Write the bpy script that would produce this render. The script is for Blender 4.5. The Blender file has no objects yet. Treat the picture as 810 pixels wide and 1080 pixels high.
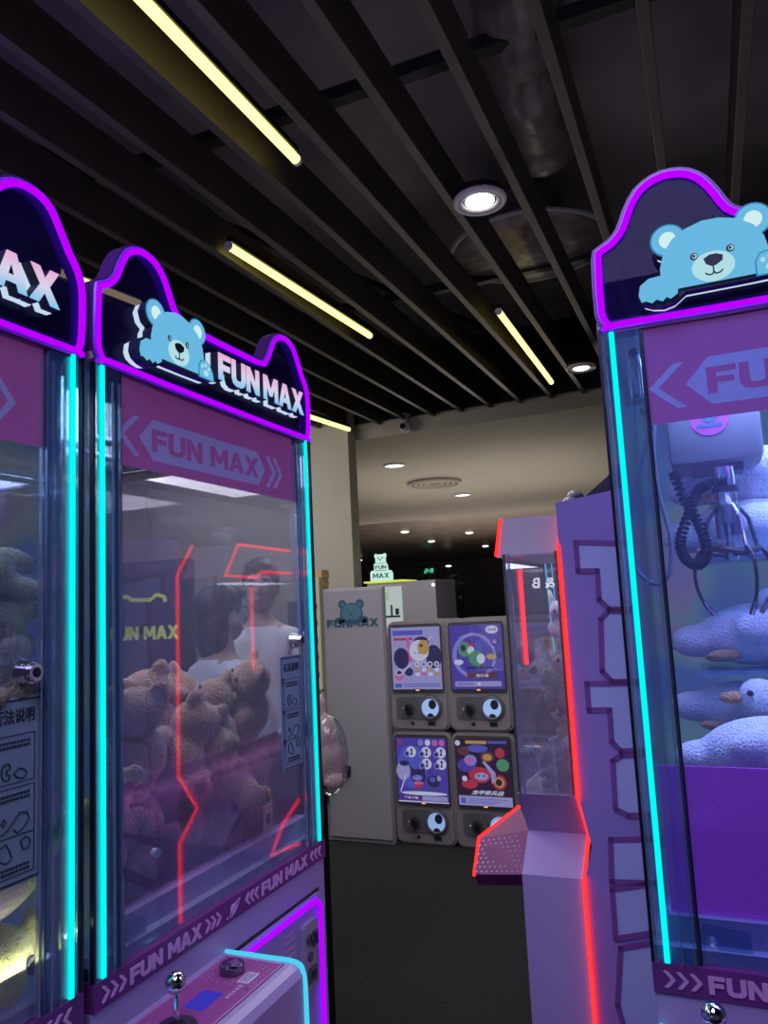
import bpy, bmesh, math, random
from mathutils import Vector, Matrix, Euler
random.seed(7)
PI = math.pi
C = bpy.context.scene.collection
scn = bpy.context.scene
scn.view_settings.view_transform = 'Standard'
scn.view_settings.look = 'None'

# ------------------------------------------------------------------ materials
MATS = {}
def nt(name):
    m = bpy.data.materials.new(name); m.use_nodes = True
    m.node_tree.nodes.clear()
    return m, m.node_tree.nodes, m.node_tree.links
def out(N, L, sh):
    o = N.new('ShaderNodeOutputMaterial'); L.new(sh, o.inputs[0])
def coord(N, L, kind='Object', scale=(1, 1, 1)):
    t = N.new('ShaderNodeTexCoord'); mp = N.new('ShaderNodeMapping'); mp.inputs['Scale'].default_value = scale
    L.new(t.outputs[kind], mp.inputs[0]); return mp.outputs[0]
def pr(name, col, rough=.5, metal=0, emis=None, es=0, bump=0, bscale=60, var=0, spec=.5, trans=0, alpha=1):
    m, N, L = nt(name)
    p = N.new('ShaderNodeBsdfPrincipled')
    p.inputs['Base Color'].default_value = (*col, 1); p.inputs['Roughness'].default_value = rough
    p.inputs['Metallic'].default_value = metal; p.inputs['Specular IOR Level'].default_value = spec
    if name.startswith('plush'): p.inputs['Sheen Weight'].default_value = .6; p.inputs['Specular IOR Level'].default_value = .1
    p.inputs['Transmission Weight'].default_value = trans; p.inputs['Alpha'].default_value = alpha
    if emis: p.inputs['Emission Color'].default_value = (*emis, 1); p.inputs['Emission Strength'].default_value = es
    if bump or var:
        n = N.new('ShaderNodeTexNoise'); n.inputs['Scale'].default_value = bscale; n.inputs['Detail'].default_value = 5
        L.new(coord(N, L), n.inputs['Vector'])
        if bump:
            b = N.new('ShaderNodeBump'); b.inputs['Strength'].default_value = bump; b.inputs['Distance'].default_value = .01
            L.new(n.outputs[0], b.inputs['Height']); L.new(b.outputs[0], p.inputs['Normal'])
        if var:
            r = N.new('ShaderNodeValToRGB'); r.color_ramp.elements[0].position = .3; r.color_ramp.elements[1].position = .7
            r.color_ramp.elements[0].color = (*[c*(1-var) for c in col], 1); r.color_ramp.elements[1].color = (*[min(1, c*(1+var)) for c in col], 1)
            L.new(n.outputs[0], r.inputs[0]); L.new(r.outputs[0], p.inputs['Base Color'])
    out(N, L, p.outputs[0]); MATS[name] = m; return m
def em(name, col, s=1.0):
    m, N, L = nt(name); e = N.new('ShaderNodeEmission'); e.inputs[0].default_value = (*col, 1); e.inputs[1].default_value = s
    out(N, L, e.outputs[0]); MATS[name] = m; return m
def pane(name, tint, refl=.12, haze=.04, hcol=(.5, .6, .8), rough=.0, fk=.5, glow=None):
    """clear sheet: tinted see-through + mirror reflection growing at grazing angles + a little diffuse haze"""
    m, N, L = nt(name)
    t = N.new('ShaderNodeBsdfTransparent'); t.inputs[0].default_value = (*tint, 1)
    d = N.new('ShaderNodeBsdfDiffuse'); d.inputs[0].default_value = (*hcol, 1)
    g = N.new('ShaderNodeBsdfGlossy'); g.inputs['Roughness'].default_value = rough
    lw = N.new('ShaderNodeLayerWeight'); lw.inputs[0].default_value = .35
    ma = N.new('ShaderNodeMath'); ma.operation = 'MULTIPLY_ADD'; ma.inputs[1].default_value = fk; ma.inputs[2].default_value = refl
    L.new(lw.outputs['Fresnel'], ma.inputs[0])
    m1 = N.new('ShaderNodeMixShader'); m1.inputs[0].default_value = haze; L.new(t.outputs[0], m1.inputs[1]); L.new(d.outputs[0], m1.inputs[2])
    m2 = N.new('ShaderNodeMixShader'); L.new(ma.outputs[0], m2.inputs[0]); L.new(m1.outputs[0], m2.inputs[1]); L.new(g.outputs[0], m2.inputs[2])
    fin = m2.outputs[0]
    if glow:
        e = N.new('ShaderNodeEmission'); e.inputs[0].default_value = (*glow, 1); a = N.new('ShaderNodeAddShader'); L.new(fin, a.inputs[0]); L.new(e.outputs[0], a.inputs[1]); fin = a.outputs[0]
    out(N, L, fin); MATS[name] = m; return m
def ramp_em(name, stops, axis=0, lo=0, hi=1, s=1.0, glow=True):
    m, N, L = nt(name); t = N.new('ShaderNodeTexCoord'); sp = N.new('ShaderNodeSeparateXYZ'); L.new(t.outputs['Object'], sp.inputs[0])
    mr = N.new('ShaderNodeMapRange'); mr.inputs[1].default_value = lo; mr.inputs[2].default_value = hi
    L.new(sp.outputs[axis], mr.inputs[0]); r = N.new('ShaderNodeValToRGB')
    while len(r.color_ramp.elements) < len(stops): r.color_ramp.elements.new(.5)
    for e_, (p, c) in zip(r.color_ramp.elements, stops): e_.position = p; e_.color = (*c, 1)
    L.new(mr.outputs[0], r.inputs[0]); e = N.new('ShaderNodeEmission'); e.inputs[1].default_value = s
    L.new(r.outputs[0], e.inputs[0]); out(N, L, e.outputs[0]); MATS[name] = m; return m
def noise_em(name, stops, scale=8, s=1.0, dist=1.0):
    m, N, L = nt(name); n = N.new('ShaderNodeTexNoise'); n.inputs['Scale'].default_value = scale; n.inputs['Distortion'].default_value = dist
    L.new(coord(N, L), n.inputs['Vector']); r = N.new('ShaderNodeValToRGB')
    while len(r.color_ramp.elements) < len(stops): r.color_ramp.elements.new(.5)
    for e_, (p, c) in zip(r.color_ramp.elements, stops): e_.position = p; e_.color = (*c, 1)
    L.new(n.outputs[0], r.inputs[0]); e = N.new('ShaderNodeEmission'); e.inputs[1].default_value = s
    L.new(r.outputs[0], e.inputs[0]); out(N, L, e.outputs[0]); MATS[name] = m; return m

pr('baffle', (.034, .027, .024), .5, var=.25, bscale=4, bump=.1)
pr('slab', (.17, .15, .165), .9, var=.45, bscale=1.3, bump=.3)
pr('duct', (.20, .165, .18), .38, .45, bump=1.0, bscale=11, var=.35)
pr('black_metal', (.008, .008, .01), .4, .3)
pr('cream', (.33, .30, .255), .8, var=.04, bscale=2)
pr('wall_cream', (.36, .34, .30), .8, var=.04, bscale=2)
pr('darkwall', (.05, .04, .032), .35, var=.4, bscale=3)
pr('carpet', (.008, .009, .0095), .95, var=.8, bscale=55, bump=.9)
pr('cab_lilac', (.40, .34, .58), .3, spec=.6)
pr('cab_white', (.42, .40, .46), .35, spec=.5)
pr('gantry_grey', (.12, .12, .14), .45)
pr('cab_grey', (.36, .35, .40), .45)
pr('frame_dark', (.01, .015, .03), .3, .3)
pr('frame_blue', (.14, .22, .38), .25, .4)
pr('chrome', (.75, .75, .8), .08, 1)
pr('steel', (.24, .25, .30), .25, 1)
pr('dark_steel', (.05, .045, .05), .35, .9)
pr('cord', (.006, .006, .010), .8, spec=.1)
pr('hose', (.06, .08, .11), .45)
pr('marq_side', (.10, .03, .22), .35)
pr('band', (.16, .035, .20), .4)
pr('band_text', (.40, .22, .52), .5, emis=(.4, .25, .55), es=.12)
pr('banner', (.34, .07, .30), .6, emis=(.46, .09, .40), es=.42, var=.1, bscale=200)  # emission stands in for light falling on the printed film
pr('banner_lt', (.42, .42, .75), .6, emis=(.34, .30, .70), es=.42, var=.1, bscale=200)  # same added emission on the pale print of the banner
pr('logo_pink', (.35, .05, .22), .5)
pr('deck_pink', (.30, .07, .26), .3)
pr('deck_dot', (.55, .35, .6), .4)
pr('white_paper', (.55, .55, .68), .7)
pr('ink', (.01, .02, .045), .6)
pr('sticker_card', (.55, .50, .30), .7)
pr('sticker', (.16, .23, .31), .6, emis=(.2, .32, .5), es=.05)
pr('plush_brown', (.20, .12, .065), .95, bump=1.0, bscale=240, var=.35)
pr('plush_tan', (.42, .29, .19), .95, bump=1.0, bscale=240, var=.2)
pr('plush_olive', (.25, .24, .13), .95, bump=1.0, bscale=240, var=.3)
pr('plush_white', (.72, .76, .86), .95, bump=1.0, bscale=240, var=.08)
pr('plush_orange', (.55, .28, .11), .95, bump=1.0, bscale=240, var=.2)
pr('plush_yellow', (.62, .62, .12), .9, bump=1.0, bscale=240, var=.1)
pr('plush_green', (.38, .55, .42), .95, bump=1.0, bscale=240, var=.15)
pr('plush_lilac', (.5, .45, .7), .95, bump=1.0, bscale=240, var=.15)
pr('plush_peach', (.72, .56, .50), .95, bump=1.0, bscale=240, var=.15)
pr('eye_black', (.004, .004, .006), .12)
pr('muzzle', (.62, .5, .4), .95, bump=.6, bscale=90)
pr('gacha', (.26, .235, .25), .5)
pr('gacha_dark', (.07, .07, .08), .35)
pr('gacha_plate', (.12, .12, .14), .4)
pr('chute_in', (.35, .5, .75), .4, emis=(.35, .55, 1), es=.5)
pr('blue_print', (.03, .10, .17), .6)
pr('blue_print_lt', (.08, .2, .3), .6)
pr('cardboard', (.42, .27, .12), .8, var=.1, bscale=20)
pr('rack_yellow', (.5, .52, .33), .6)
pr('skin', (.50, .33, .26), .6)
pr('skin2', (.46, .30, .24), .6)
pr('hair', (.012, .010, .010), .5, bump=.5, bscale=60)
pr('shirt', (.85, .85, .90), .85, bump=.3, bscale=14)
pr('shirt_lilac', (.72, .72, .88), .85, bump=.3, bscale=14)
pr('trousers', (.03, .035, .05), .85)
pr('shoe', (.02, .02, .02), .6)
pr('lips', (.35, .13, .11), .5)
pr('leaf', (.012, .02, .012), .6)
pr('bark', (.03, .02, .012), .8)
pr('terracotta', (.04, .035, .03), .8)
pr('puzzle_base', (.26, .20, .50), .3)
pr('puzzle_line', (.17, .07, .26), .35)
pr('puzzle_tile', (.36, .42, .70), .3)
pr('roof_dark', (.006, .016, .03), .35)
pr('deck_wing', (.17, .03, .14), .45, spec=.3)
pr('bag', (.6, .5, .5), .4, alpha=.6)
pr('bin_purple', (.20, .05, .42), .4)
pr('floor_tray', (.30, .34, .55), .4)
em('cyan', (0, .62, .56), 1.7)
em('cyan_soft', (.08, .62, .9), 1.0)
em('purple', (.21, .0, 1.0), 2.5)
pr('purple_skin', (.25, .02, .6), .3, emis=(.2, .02, .8), es=.3)
em('red', (1.0, .012, .009), 4.4)
em('lamp_yellow', (1.0, .86, .20), 3.0)
em('spot_white', (1, .95, .85), 6)
em('small_white', (1, .95, .85), 2.0)
em('exit_green', (.1, .8, .4), .6)
em('sign_glow', (.9, .95, 1), 9)
em('sign_white', (.62, .95, .80), .9)
em('sign_yellow', (.75, .85, .1), .9)
em('bear_blue', (.16, .54, .86), .88)
em('bear_rim', (.04, .27, .50), .8)
em('bear_pale', (.50, .86, .92), .85)
em('bear_white', (.66, .9, .92), .95)
em('halo_white', (.62, .78, .98), .9)
em('lcd', (.05, .04, .55), .8)
em('lcd_led', (1, .35, .15), 1.5)
em('case_green', (.5, .6, .45), .7)
em('window_white', (.55, .65, .62), .75)
ramp_em('letters', [(0, (.25, .62, .92)), (.45, (.75, .72, .95)), (1, (.92, .45, .72))], 2, 1.972, 2.03, .9)
pane('glass', (.84, .86, .92), .015, .10, (.42, .46, .60), fk=.27)
pane('glass_blue', (.76, .85, .96), .02, .09, (.3, .42, .9))
pane('glass_clear', (.90, .92, .95), .05, .04, (.5, .5, .65))
pane('glass_milky', (.86, .86, .90), .03, .16, (.62, .58, .66))
pane('acrylic', (.62, .80, .95), .12, .10, (.25, .5, .9), .05)
pane('purple_acrylic', (.55, .22, .70), .01, .36, (.90, .12, .75), fk=.2, glow=(.06, .006, .095))  # weak emission added so the bin sheet looks lit
pane('purple_clear', (.88, .74, .92), .0, .04, (.45, .15, .6), fk=.02)
pane('smoke', (.30, .28, .46), .0, .16, (.05, .04, .22), fk=.12)
pane('edge_clear', (.75, .85, .98), .35, .25, (.45, .65, .95), .08)
noise_em('holo', [(.25, (.16, .20, .45)), (.40, (.12, .18, .50)), (.50, (.17, .28, .42)), (.57, (.22, .33, .38)), (.66, (.34, .24, .42)), (.8, (.20, .20, .55))], 3.2, .55, 1.2)
noise_em('holo_dim', [(.25, (.05, .06, .16)), (.42, (.04, .06, .34)), (.52, (.06, .14, .20)), (.62, (.16, .17, .12)), (.8, (.09, .06, .18))], 4, .55, 1.5)

# ------------------------------------------------------------------ mesh helpers
class MB:
    def __init__(s): s.b = bmesh.new(); s.m = []; s.mi = 0
    def mat(s, name):
        if name not in s.m: s.m.append(name)
        s.mi = s.m.index(name); return s
    def _fin(s, vs, M=None):
        if M is not None: bmesh.ops.transform(s.b, matrix=M, verts=vs)
        fs = set()
        for v in vs: fs.update(v.link_faces)
        for f in fs: f.material_index = s.mi
    def box(s, c, d, rot=None, bev=0):
        r = bmesh.ops.create_cube(s.b, size=1)['verts']
        M = Matrix.Translation(c) @ (rot.to_4x4() if rot else Matrix()) @ Matrix.Diagonal((*d, 1))
        s._fin(r, M)
        if bev:
            es = set()
            for v in r: es.update(v.link_edges)
            o = bmesh.ops.bevel(s.b, geom=list(es), offset=bev, segments=2, affect='EDGES', profile=.5)
            for f in o['faces']: f.material_index = s.mi
        return s
    def b2(s, x0, x1, y0, y1, z0, z1, bev=0):
        return s.box(((x0+x1)/2, (y0+y1)/2, (z0+z1)/2), (abs(x1-x0), abs(y1-y0), abs(z1-z0)), None, bev)
    def ell(s, c, r, rot=None, seg=16):
        v = bmesh.ops.create_uvsphere(s.b, u_segments=seg, v_segments=max(6, seg*2//3), radius=1)['verts']
        if not hasattr(r, '__len__'): r = (r, r, r)
        s._fin(v, Matrix.Translation(c) @ (rot.to_4x4() if rot else Matrix()) @ Matrix.Diagonal((*r, 1))); return s
    def cyl(s, a, b, r, r2=None, seg=20):
        a, b = Vector(a), Vector(b); d = b-a
        v = bmesh.ops.create_cone(s.b, cap_ends=True, segments=seg, radius1=r, radius2=r if r2 is None else r2, depth=d.length)['verts']
        s._fin(v, Matrix.Translation((a+b)/2) @ d.to_track_quat('Z', 'Y').to_matrix().to_4x4()); return s
    def tube(s, pts, r, closed=False, seg=8):
        P = [Vector(p) for p in pts]; n = len(P); rings = []; up = None
        R = r if hasattr(r, '__len__') else [r]*n
        for i in range(n):
            a = P[i-1] if (i or closed) else P[i]; c = P[(i+1) % n] if (i < n-1 or closed) else P[i]
            t = (c-a).normalized()
            if up is None:
                up = t.cross(Vector((0, 0, 1)));
                if up.length < .2: up = t.cross(Vector((0, 1, 0)))
            up = (up - t*up.dot(t)).normalized(); w = t.cross(up)
            rings.append([s.b.verts.new(P[i] + (up*math.cos(2*PI*k/seg) + w*math.sin(2*PI*k/seg))*R[i]) for k in range(seg)])
        for i in range(n if closed else n-1):
            A, B = rings[i], rings[(i+1) % n]
            for k in range(seg):
                f = s.b.faces.new((A[k], A[(k+1) % seg], B[(k+1) % seg], B[k])); f.material_index = s.mi
        if not closed:
            for q in (rings[0][::-1], rings[-1]): f = s.b.faces.new(q); f.material_index = s.mi
        return s
    def face(s, pts):
        f = s.b.faces.new([s.b.verts.new(p) for p in pts]); f.material_index = s.mi; return s
    def prism(s, pts, off):
        """closed 3D polygon extruded by vector off"""
        off = Vector(off); A = [s.b.verts.new(p) for p in pts]; B = [s.b.verts.new(Vector(p)+off) for p in pts]; n = len(pts)
        fs = [s.b.faces.new(A), s.b.faces.new(B[::-1])]
        for i in range(n): fs.append(s.b.faces.new((A[i], B[i], B[(i+1) % n], A[(i+1) % n])))
        for f in fs: f.material_index = s.mi
        return s
    def plate(s, xz, y0, y1):
        """outline in the x-z plane, from y0 back to y1"""
        return s.prism([(x, y0, z) for x, z in xz], (0, y1-y0, 0))
def obj(name, mb, parent=None, smooth=True, loc=None, recalc=True):
    if recalc: bmesh.ops.recalc_face_normals(mb.b, faces=mb.b.faces)
    me = bpy.data.meshes.new(name); mb.b.to_mesh(me); mb.b.free()
    for m in mb.m: me.materials.append(MATS[m])
    o = bpy.data.objects.new(name, me); C.objects.link(o)
    if smooth:
        me.shade_smooth() if hasattr(me, 'shade_smooth') else None
        try: me.set_sharp_from_angle(angle=math.radians(40))
        except Exception: pass
    if parent: o.parent = parent
    if loc is not None: o.location = loc
    return o
def tag(o, label=None, cat=None, group=None, kind=None):
    if label: o['label'] = label
    if cat: o['category'] = cat
    if group: o['group'] = group
    if kind: o['kind'] = kind
    return o
def empty(name, loc, rz=0, label=None, cat=None, group=None):
    o = bpy.data.objects.new(name, None); C.objects.link(o); o.location = loc; o.rotation_euler = (0, 0, rz); o.empty_display_size = .1
    return tag(o, label, cat, group)
def copy_tree(o, parent=None):
    c = o.copy(); C.objects.link(c); c.parent = parent
    for ch in [x for x in bpy.data.objects if x.parent == o]: copy_tree(ch, c)
    return c
def text(name, body, x0, x1, z0, z1, y, mat, parent=None, depth=.001, bold=.0, plane='xz', shear=0):
    """lettering fitted to a box; plane xz faces -y, plane xy faces +z"""
    cu = bpy.data.curves.new(name, 'FONT'); cu.body = body; cu.extrude = 0; cu.offset = bold; cu.shear = shear; cu.resolution_u = 3
    t = bpy.data.objects.new(name, cu); C.objects.link(t)
    dg = bpy.context.evaluated_depsgraph_get(); dg.update()
    me = bpy.data.meshes.new_from_object(t.evaluated_get(dg)); bpy.data.objects.remove(t); bpy.data.curves.remove(cu)
    xs = [v.co.x for v in me.vertices]; ys = [v.co.y for v in me.vertices]
    if not xs: return None
    ax, bx, ay, by = min(xs), max(xs), min(ys), max(ys)
    bm = bmesh.new(); bm.from_mesh(me)
    for v in bm.verts:
        u = x0+(v.co.x-ax)/(bx-ax)*(x1-x0); w = z0+(v.co.y-ay)/(by-ay)*(z1-z0)
        v.co = (u, y, w) if plane == 'xz' else (u, w, y)
    ex = bmesh.ops.extrude_face_region(bm, geom=bm.faces[:])
    d = Vector((0, -depth, 0)) if plane == 'xz' else Vector((0, 0, depth))
    bmesh.ops.translate(bm, vec=d, verts=[g for g in ex['geom'] if isinstance(g, bmesh.types.BMVert)])
    bmesh.ops.recalc_face_normals(bm, faces=bm.faces)
    bm.to_mesh(me); bm.free(); me.materials.clear(); me.materials.append(MATS[mat]); me.name = name
    o = bpy.data.objects.new(name, me); C.objects.link(o); o.parent = parent
    return o
GLY = {
 'F': (.80, [[(0,0),(0,1),(.8,1),(.8,.78),(.27,.78),(.27,.61),(.74,.61),(.74,.39),(.27,.39),(.27,0)]]),
 'U': (.94, [[(0,1),(0,.28),(.1,.08),(.3,0),(.64,0),(.84,.08),(.94,.28),(.94,1),(.67,1),(.67,.32),(.59,.23),(.35,.23),(.27,.32),(.27,1)]]),
 'N': (.94, [[(0,0),(0,1),(.27,1),(.67,.42),(.67,1),(.94,1),(.94,0),(.67,0),(.27,.58),(.27,0)]]),
 'M': (1.14, [[(0,0),(0,1),(.30,1),(.57,.47),(.84,1),(1.14,1),(1.14,0),(.88,0),(.88,.62),(.67,.20),(.47,.20),(.26,.62),(.26,0)]]),
 'A': (1.04, [[(0,0),(.37,1),(.52,1),(.52,.72),(.42,.40),(.52,.40),(.52,.20),(.35,.20),(.28,0)], [(1.04,0),(.67,1),(.52,1),(.52,.72),(.62,.40),(.52,.40),(.52,.20),(.69,.20),(.76,0)]]),
 'X': (1.04, [[(0,0),(.36,.51),(.03,1),(.34,1),(.52,.71),(.70,1),(1.01,1),(.68,.51),(1.04,0),(.72,0),(.52,.31),(.32,0)]])}
def block(name, body, x0, x1, z0, z1, y, mat, parent, depth=.001, gap=.07, space=.45, grow=0):
    """bold sign lettering cut as plates"""
    b = MB().mat(mat); tot = sum(GLY[c][0]+gap if c != ' ' else space for c in body)-gap; k = (x1-x0)/tot; x = 0
    for c in body:
        if c == ' ': x += space; continue
        for P in GLY[c][1]:
            Q = [(x0+(x+u)*k, z0+v*(z1-z0)) for u, v in P]
            if grow:
                ar = sum(Q[i-1][0]*Q[i][1]-Q[i][0]*Q[i-1][1] for i in range(len(Q)))
                if ar < 0: Q = Q[::-1]
                Q = off_poly(Q, grow)
            b.plate(Q, y, y-depth)
        x += GLY[c][0]+gap
    return obj(name, b, parent, False)
def ellpts(cx, cz, rx, rz, n=24, a0=0, a1=360):
    return [(cx+rx*math.cos(math.radians(a0+(a1-a0)*i/n)), cz+rz*math.sin(math.radians(a0+(a1-a0)*i/n))) for i in range(n if a1-a0 == 360 else n+1)]
def smoothpts(P, k=3, closed=False):
    P = [Vector(p) for p in P]; n = len(P); o = []
    for i in range(n if closed else n-1):
        p0 = P[i-1] if (i or closed) else P[0]; p1 = P[i]; p2 = P[(i+1) % n]; p3 = P[(i+2) % n] if (closed or i+2 < n) else P[-1]
        for j in range(k):
            t = j/k; o.append(.5*((2*p1)+(-p0+p2)*t+(2*p0-5*p1+4*p2-p3)*t*t+(-p0+3*p1-3*p2+p3)*t**3))
    if not closed: o.append(P[-1])
    return o
def remeshed(name, mb, vox, mat, parent=None, smooth_it=3, label=None):
    """fuse the overlapping lumps of mb into one skin"""
    o = obj('tmp', mb); mod = o.modifiers.new('r', 'REMESH'); mod.mode = 'VOXEL'; mod.voxel_size = vox
    s = o.modifiers.new('s', 'SMOOTH'); s.iterations = smooth_it; s.factor = .5
    dg = bpy.context.evaluated_depsgraph_get(); dg.update()
    me = bpy.data.meshes.new_from_object(o.evaluated_get(dg)); bpy.data.objects.remove(o)
    me.name = name; me.materials.clear(); me.materials.append(MATS[mat]); me.shade_smooth()
    n = bpy.data.objects.new(name, me); C.objects.link(n); n.parent = parent
    return n

# ------------------------------------------------------------------ camera (focal 800 px on a 1080 px tall frame)
cd = bpy.data.cameras.new('camera'); cam = bpy.data.objects.new('camera', cd); C.objects.link(cam); scn.camera = cam
cd.sensor_fit = 'VERTICAL'; cd.sensor_height = 36; cd.lens = 36*800/1080; cd.clip_start = .02
f = 800.0
dy = Vector((751-405, -(624-540), -f)).normalized()
dz = Vector((100-405, 5730+540, -f)).normalized(); dz = (dz - dy*dz.dot(dy)).normalized()
dx = dy.cross(dz)
RC = Matrix((dx, dy, dz))              # camera axes expressed in the world
CP = Vector((0, 0, 1.5))
cam.matrix_world = Matrix.Translation(CP) @ RC.to_4x4()
def sight(x, y): return RC @ Vector((x-405, -(y-540), -f))
def onX(x, y, X): d = sight(x, y); return CP + d*((X-CP.x)/d.x)
def onY(x, y, Y): d = sight(x, y); return CP + d*((Y-CP.y)/d.y)
def onZ(x, y, Z): d = sight(x, y); return CP + d*((Z-CP.z)/d.z)

# ------------------------------------------------------------------ room shell
def struct(name, mb, smooth=False): return tag(obj(name, mb, None, smooth), kind='structure')
struct('floor', MB().mat('carpet').b2(-7, 6, -3, 30, -.05, 0))
struct('ceiling', MB().mat('slab').b2(-7, 6, -3, 6.06, 3.75, 3.8))
struct('ceiling_soffit', MB().mat('cream').b2(-7, 6, 6.06, 12.4, 3.0, 3.8))
struct('ceiling_hall', MB().mat('darkwall').b2(-16, 10, 12.4, 30, 3.3, 3.4))
struct('wall_back', MB().mat('darkwall').b2(-16, 10, 30, 30.1, 0, 3.3))
struct('wall_left', MB().mat('wall_cream').b2(-5.1, -5.0, -3, 5.9, 0, 3.75))
struct('wall_partition', MB().mat('wall_cream').b2(-5.0, -2.80, 5.88, 6.04, 0, 3.75))
struct('wall_right', MB().mat('wall_cream').b2(4.0, 4.1, -3, 12.4, 0, 3.75))
struct('trim_1', MB().mat('black_metal').b2(-5, 4, 6.03, 6.055, 3.14, 3.75))
tilt = math.atan(.027)
n = 0
for i in range(-14, 13):
    x = -.022 + .2535*i
    L_ = 9.1 if x > -2.78 else 8.9
    mb = MB().mat('baffle').box((0, -L_/2, .085), (.034, L_, .17), None, .003)
    o = struct('ceiling_beam', mb); o.location = (x, 6.05 if x > -2.78 else 5.87, 3.11); o.rotation_euler = (tilt*.9, 0, 0)
for y in (.6, 2.3, 4.1):
    struct('ceiling_rail', MB().mat('black_metal').b2(-4.9, 3.9, y, y+.05, 3.34, 3.39))

# lamps between the baffles
def tube_lamp(p1, p2, label):
    c = (Vector(p1)+Vector(p2))/2; t = empty('tube_lamp', c, 0, label, 'ceiling lamp', 'yellow tube lamps between the ceiling baffles')
    a, b = Vector(p1)-c, Vector(p2)-c; d = (b-a).normalized()
    obj('tube', MB().mat('lamp_yellow').cyl(a, b, .0165, seg=16), t)
    m = MB().mat('black_metal').box(((a+b)/2)+Vector((0, 0, .032)), (.024, (b-a).length, .024), (d.to_track_quat('Y', 'Z')).to_matrix())
    obj('batten', m, t)
    for q, s in ((a, -1), (b, 1)): obj('end_cap', MB().mat('white_paper').cyl(q, q+d*s*.014, .018), t)
Zl = 3.05
tube_lamp(onZ(312, 168, Zl)+Vector((0, -1.22, 0)), onZ(312, 168, Zl), 'yellow tube lamp running out of the top edge of the picture')
tube_lamp(onZ(242, 260, Zl), onZ(390, 354, Zl), 'yellow tube lamp above the round bumps of the FUN MAX marquee')
tube_lamp(onZ(526, 329, Zl), onZ(581.5, 403, Zl), 'shorter looking yellow tube lamp in front of the cream soffit, left of the hanging downlight')
tube_lamp(onZ(300, 431, Zl), onZ(368, 453, Zl), 'yellow tube lamp beside the white column top')
tube_lamp(onZ(62, 287, Zl), onZ(147, 320, Zl), 'yellow tube lamp seen behind the two left marquees')
pl = onZ(145, 0, Zl)
# round downlights
def downlight(p, r, label, drop=0, tex='spot_white'):
    t = empty('downlight', p, 0, label, 'downlight')
    ring = MB().mat('cab_white').tube([(r*math.cos(a*PI/16), r*math.sin(a*PI/16), .0) for a in range(32)], r*.13, True, 8)
    obj('trim_ring', ring, t)
    body = MB().mat('black_metal').cyl((0, 0, .001), (0, 0, .035+drop), r*1.12, r*1.0)
    obj('housing', body, t)
    bm_ = MB().mat('cab_white').tube([(r*.8*math.cos(a*PI/16), r*.8*math.sin(a*PI/16), .0) for a in range(32)], r*.1, True, 8)
    obj('reflector', bm_, t)
    obj('lens', MB().mat(tex).ell((0, 0, -.002), (r*.62, r*.62, .012)), t)
    return t
downlight(onZ(506, 212, 3.0), .090, 'bright round downlight glaring in the middle of the dark baffles')
downlight(onZ(613, 388, 3.0), .088, 'white downlight hanging beside the top of the right marquee', tex='small_white')
for px_, la in (((416, 491), 'nearer small recessed spot in the cream soffit'), ((488, 522), 'farther small recessed spot in the cream soffit')):
    p = onZ(*px_, 2.995); t = empty('recessed_spot', p, 0, la, 'ceiling light', 'recessed spots in the cream soffit')
    obj('lens', MB().mat('small_white').cyl((0, 0, -.004), (0, 0, .004), .10), t)
    obj('rim', MB().mat('cab_white').tube([(.108*math.cos(a*PI/12), .108*math.sin(a*PI/12), 0) for a in range(24)], .01, True), t)
p = onZ(458, 509, 2.99); t = empty('air_diffuser', p, 0, 'round louvred air diffuser in the cream soffit', 'air vent')
mb = MB().mat('cream')
for k, r in enumerate((.10, .17, .24, .31)): mb.tube([(r*math.cos(a*PI/18), r*math.sin(a*PI/18), -.004*k) for a in range(36)], .022, True)
obj('louvre_rings', mb, t)
obj('backing_plate', MB().mat('cab_grey').cyl((0, 0, .003), (0, 0, .009), .33), t)
p = onZ(457, 545-2, 2.99)
# security camera
p = onY(427, 449, 5.97); t = empty('security_camera', p, 0, 'small white security camera under the baffle ends', 'security camera')
obj('bracket', MB().mat('cab_white').cyl((0, .03, .09), (0, .03, .0), .02).cyl((0, .0, .09), (0, 0, .10), .05), t)
obj('housing', MB().mat('cab_white').ell((0, 0, 0), (.055, .055, .06)), t)
obj('lens', MB().mat('eye_black').cyl((0, -.04, -.01), (0, -.062, -.015), .026), t)
# ducts
def ring_shape(r, z): return [(r*math.cos(a*PI/18), r*math.sin(a*PI/18), z) for a in range(36)]
pts = smoothpts([(-.42, .9, 3.5), (-.44, 1.5, 3.47), (-.38, 2.1, 3.5), (-.46, 2.6, 3.46), (-.5, 3.2, 3.5)], 8)
tag(obj('foil_duct', MB().mat('duct').tube(pts, [.15+.012*math.sin(i*2.1)+.01*math.sin(i*1.3) for i in range(len(pts))], seg=20)), 'crumpled foil air duct above the baffles near the bright downlight', 'duct')
t = empty('round_diffuser', onZ(558, 270, 3.36), 0, 'wide round saucer shaped duct end above the baffles', 'air vent')
obj('saucer', MB().mat('duct').ell((0, 0, .05), (.42, .42, .06), seg=28), t)
obj('collar', MB().mat('duct').cyl((0, 0, .05), (0, 0, .3), .2, seg=28), t)
obj('rim', MB().mat('cab_grey').tube(ring_shape(.42, .04), .012, True), t)
for (x1, y1, x2, y2) in ((-3.0, 1.2, -1.4, 5.6), (.6, 1.4, .9, 5.4)):
    tag(obj('conduit_pipe', MB().mat('black_metal').tube([(x1, y1, 3.6), (x2, y2, 3.6)], .03)), 'dark conduit pipe under the slab, ' + ('over the left machines' if x1 < 0 else 'over the right machine'), 'pipe')
tag(obj('hanging_rod', MB().mat('steel').cyl(onZ(784, 60, 3.02), onZ(784, 60, 3.02)+Vector((0, 0, .7)), .006)), 'thin metal rod hanging from the slab at the far right', 'rod')

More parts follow.
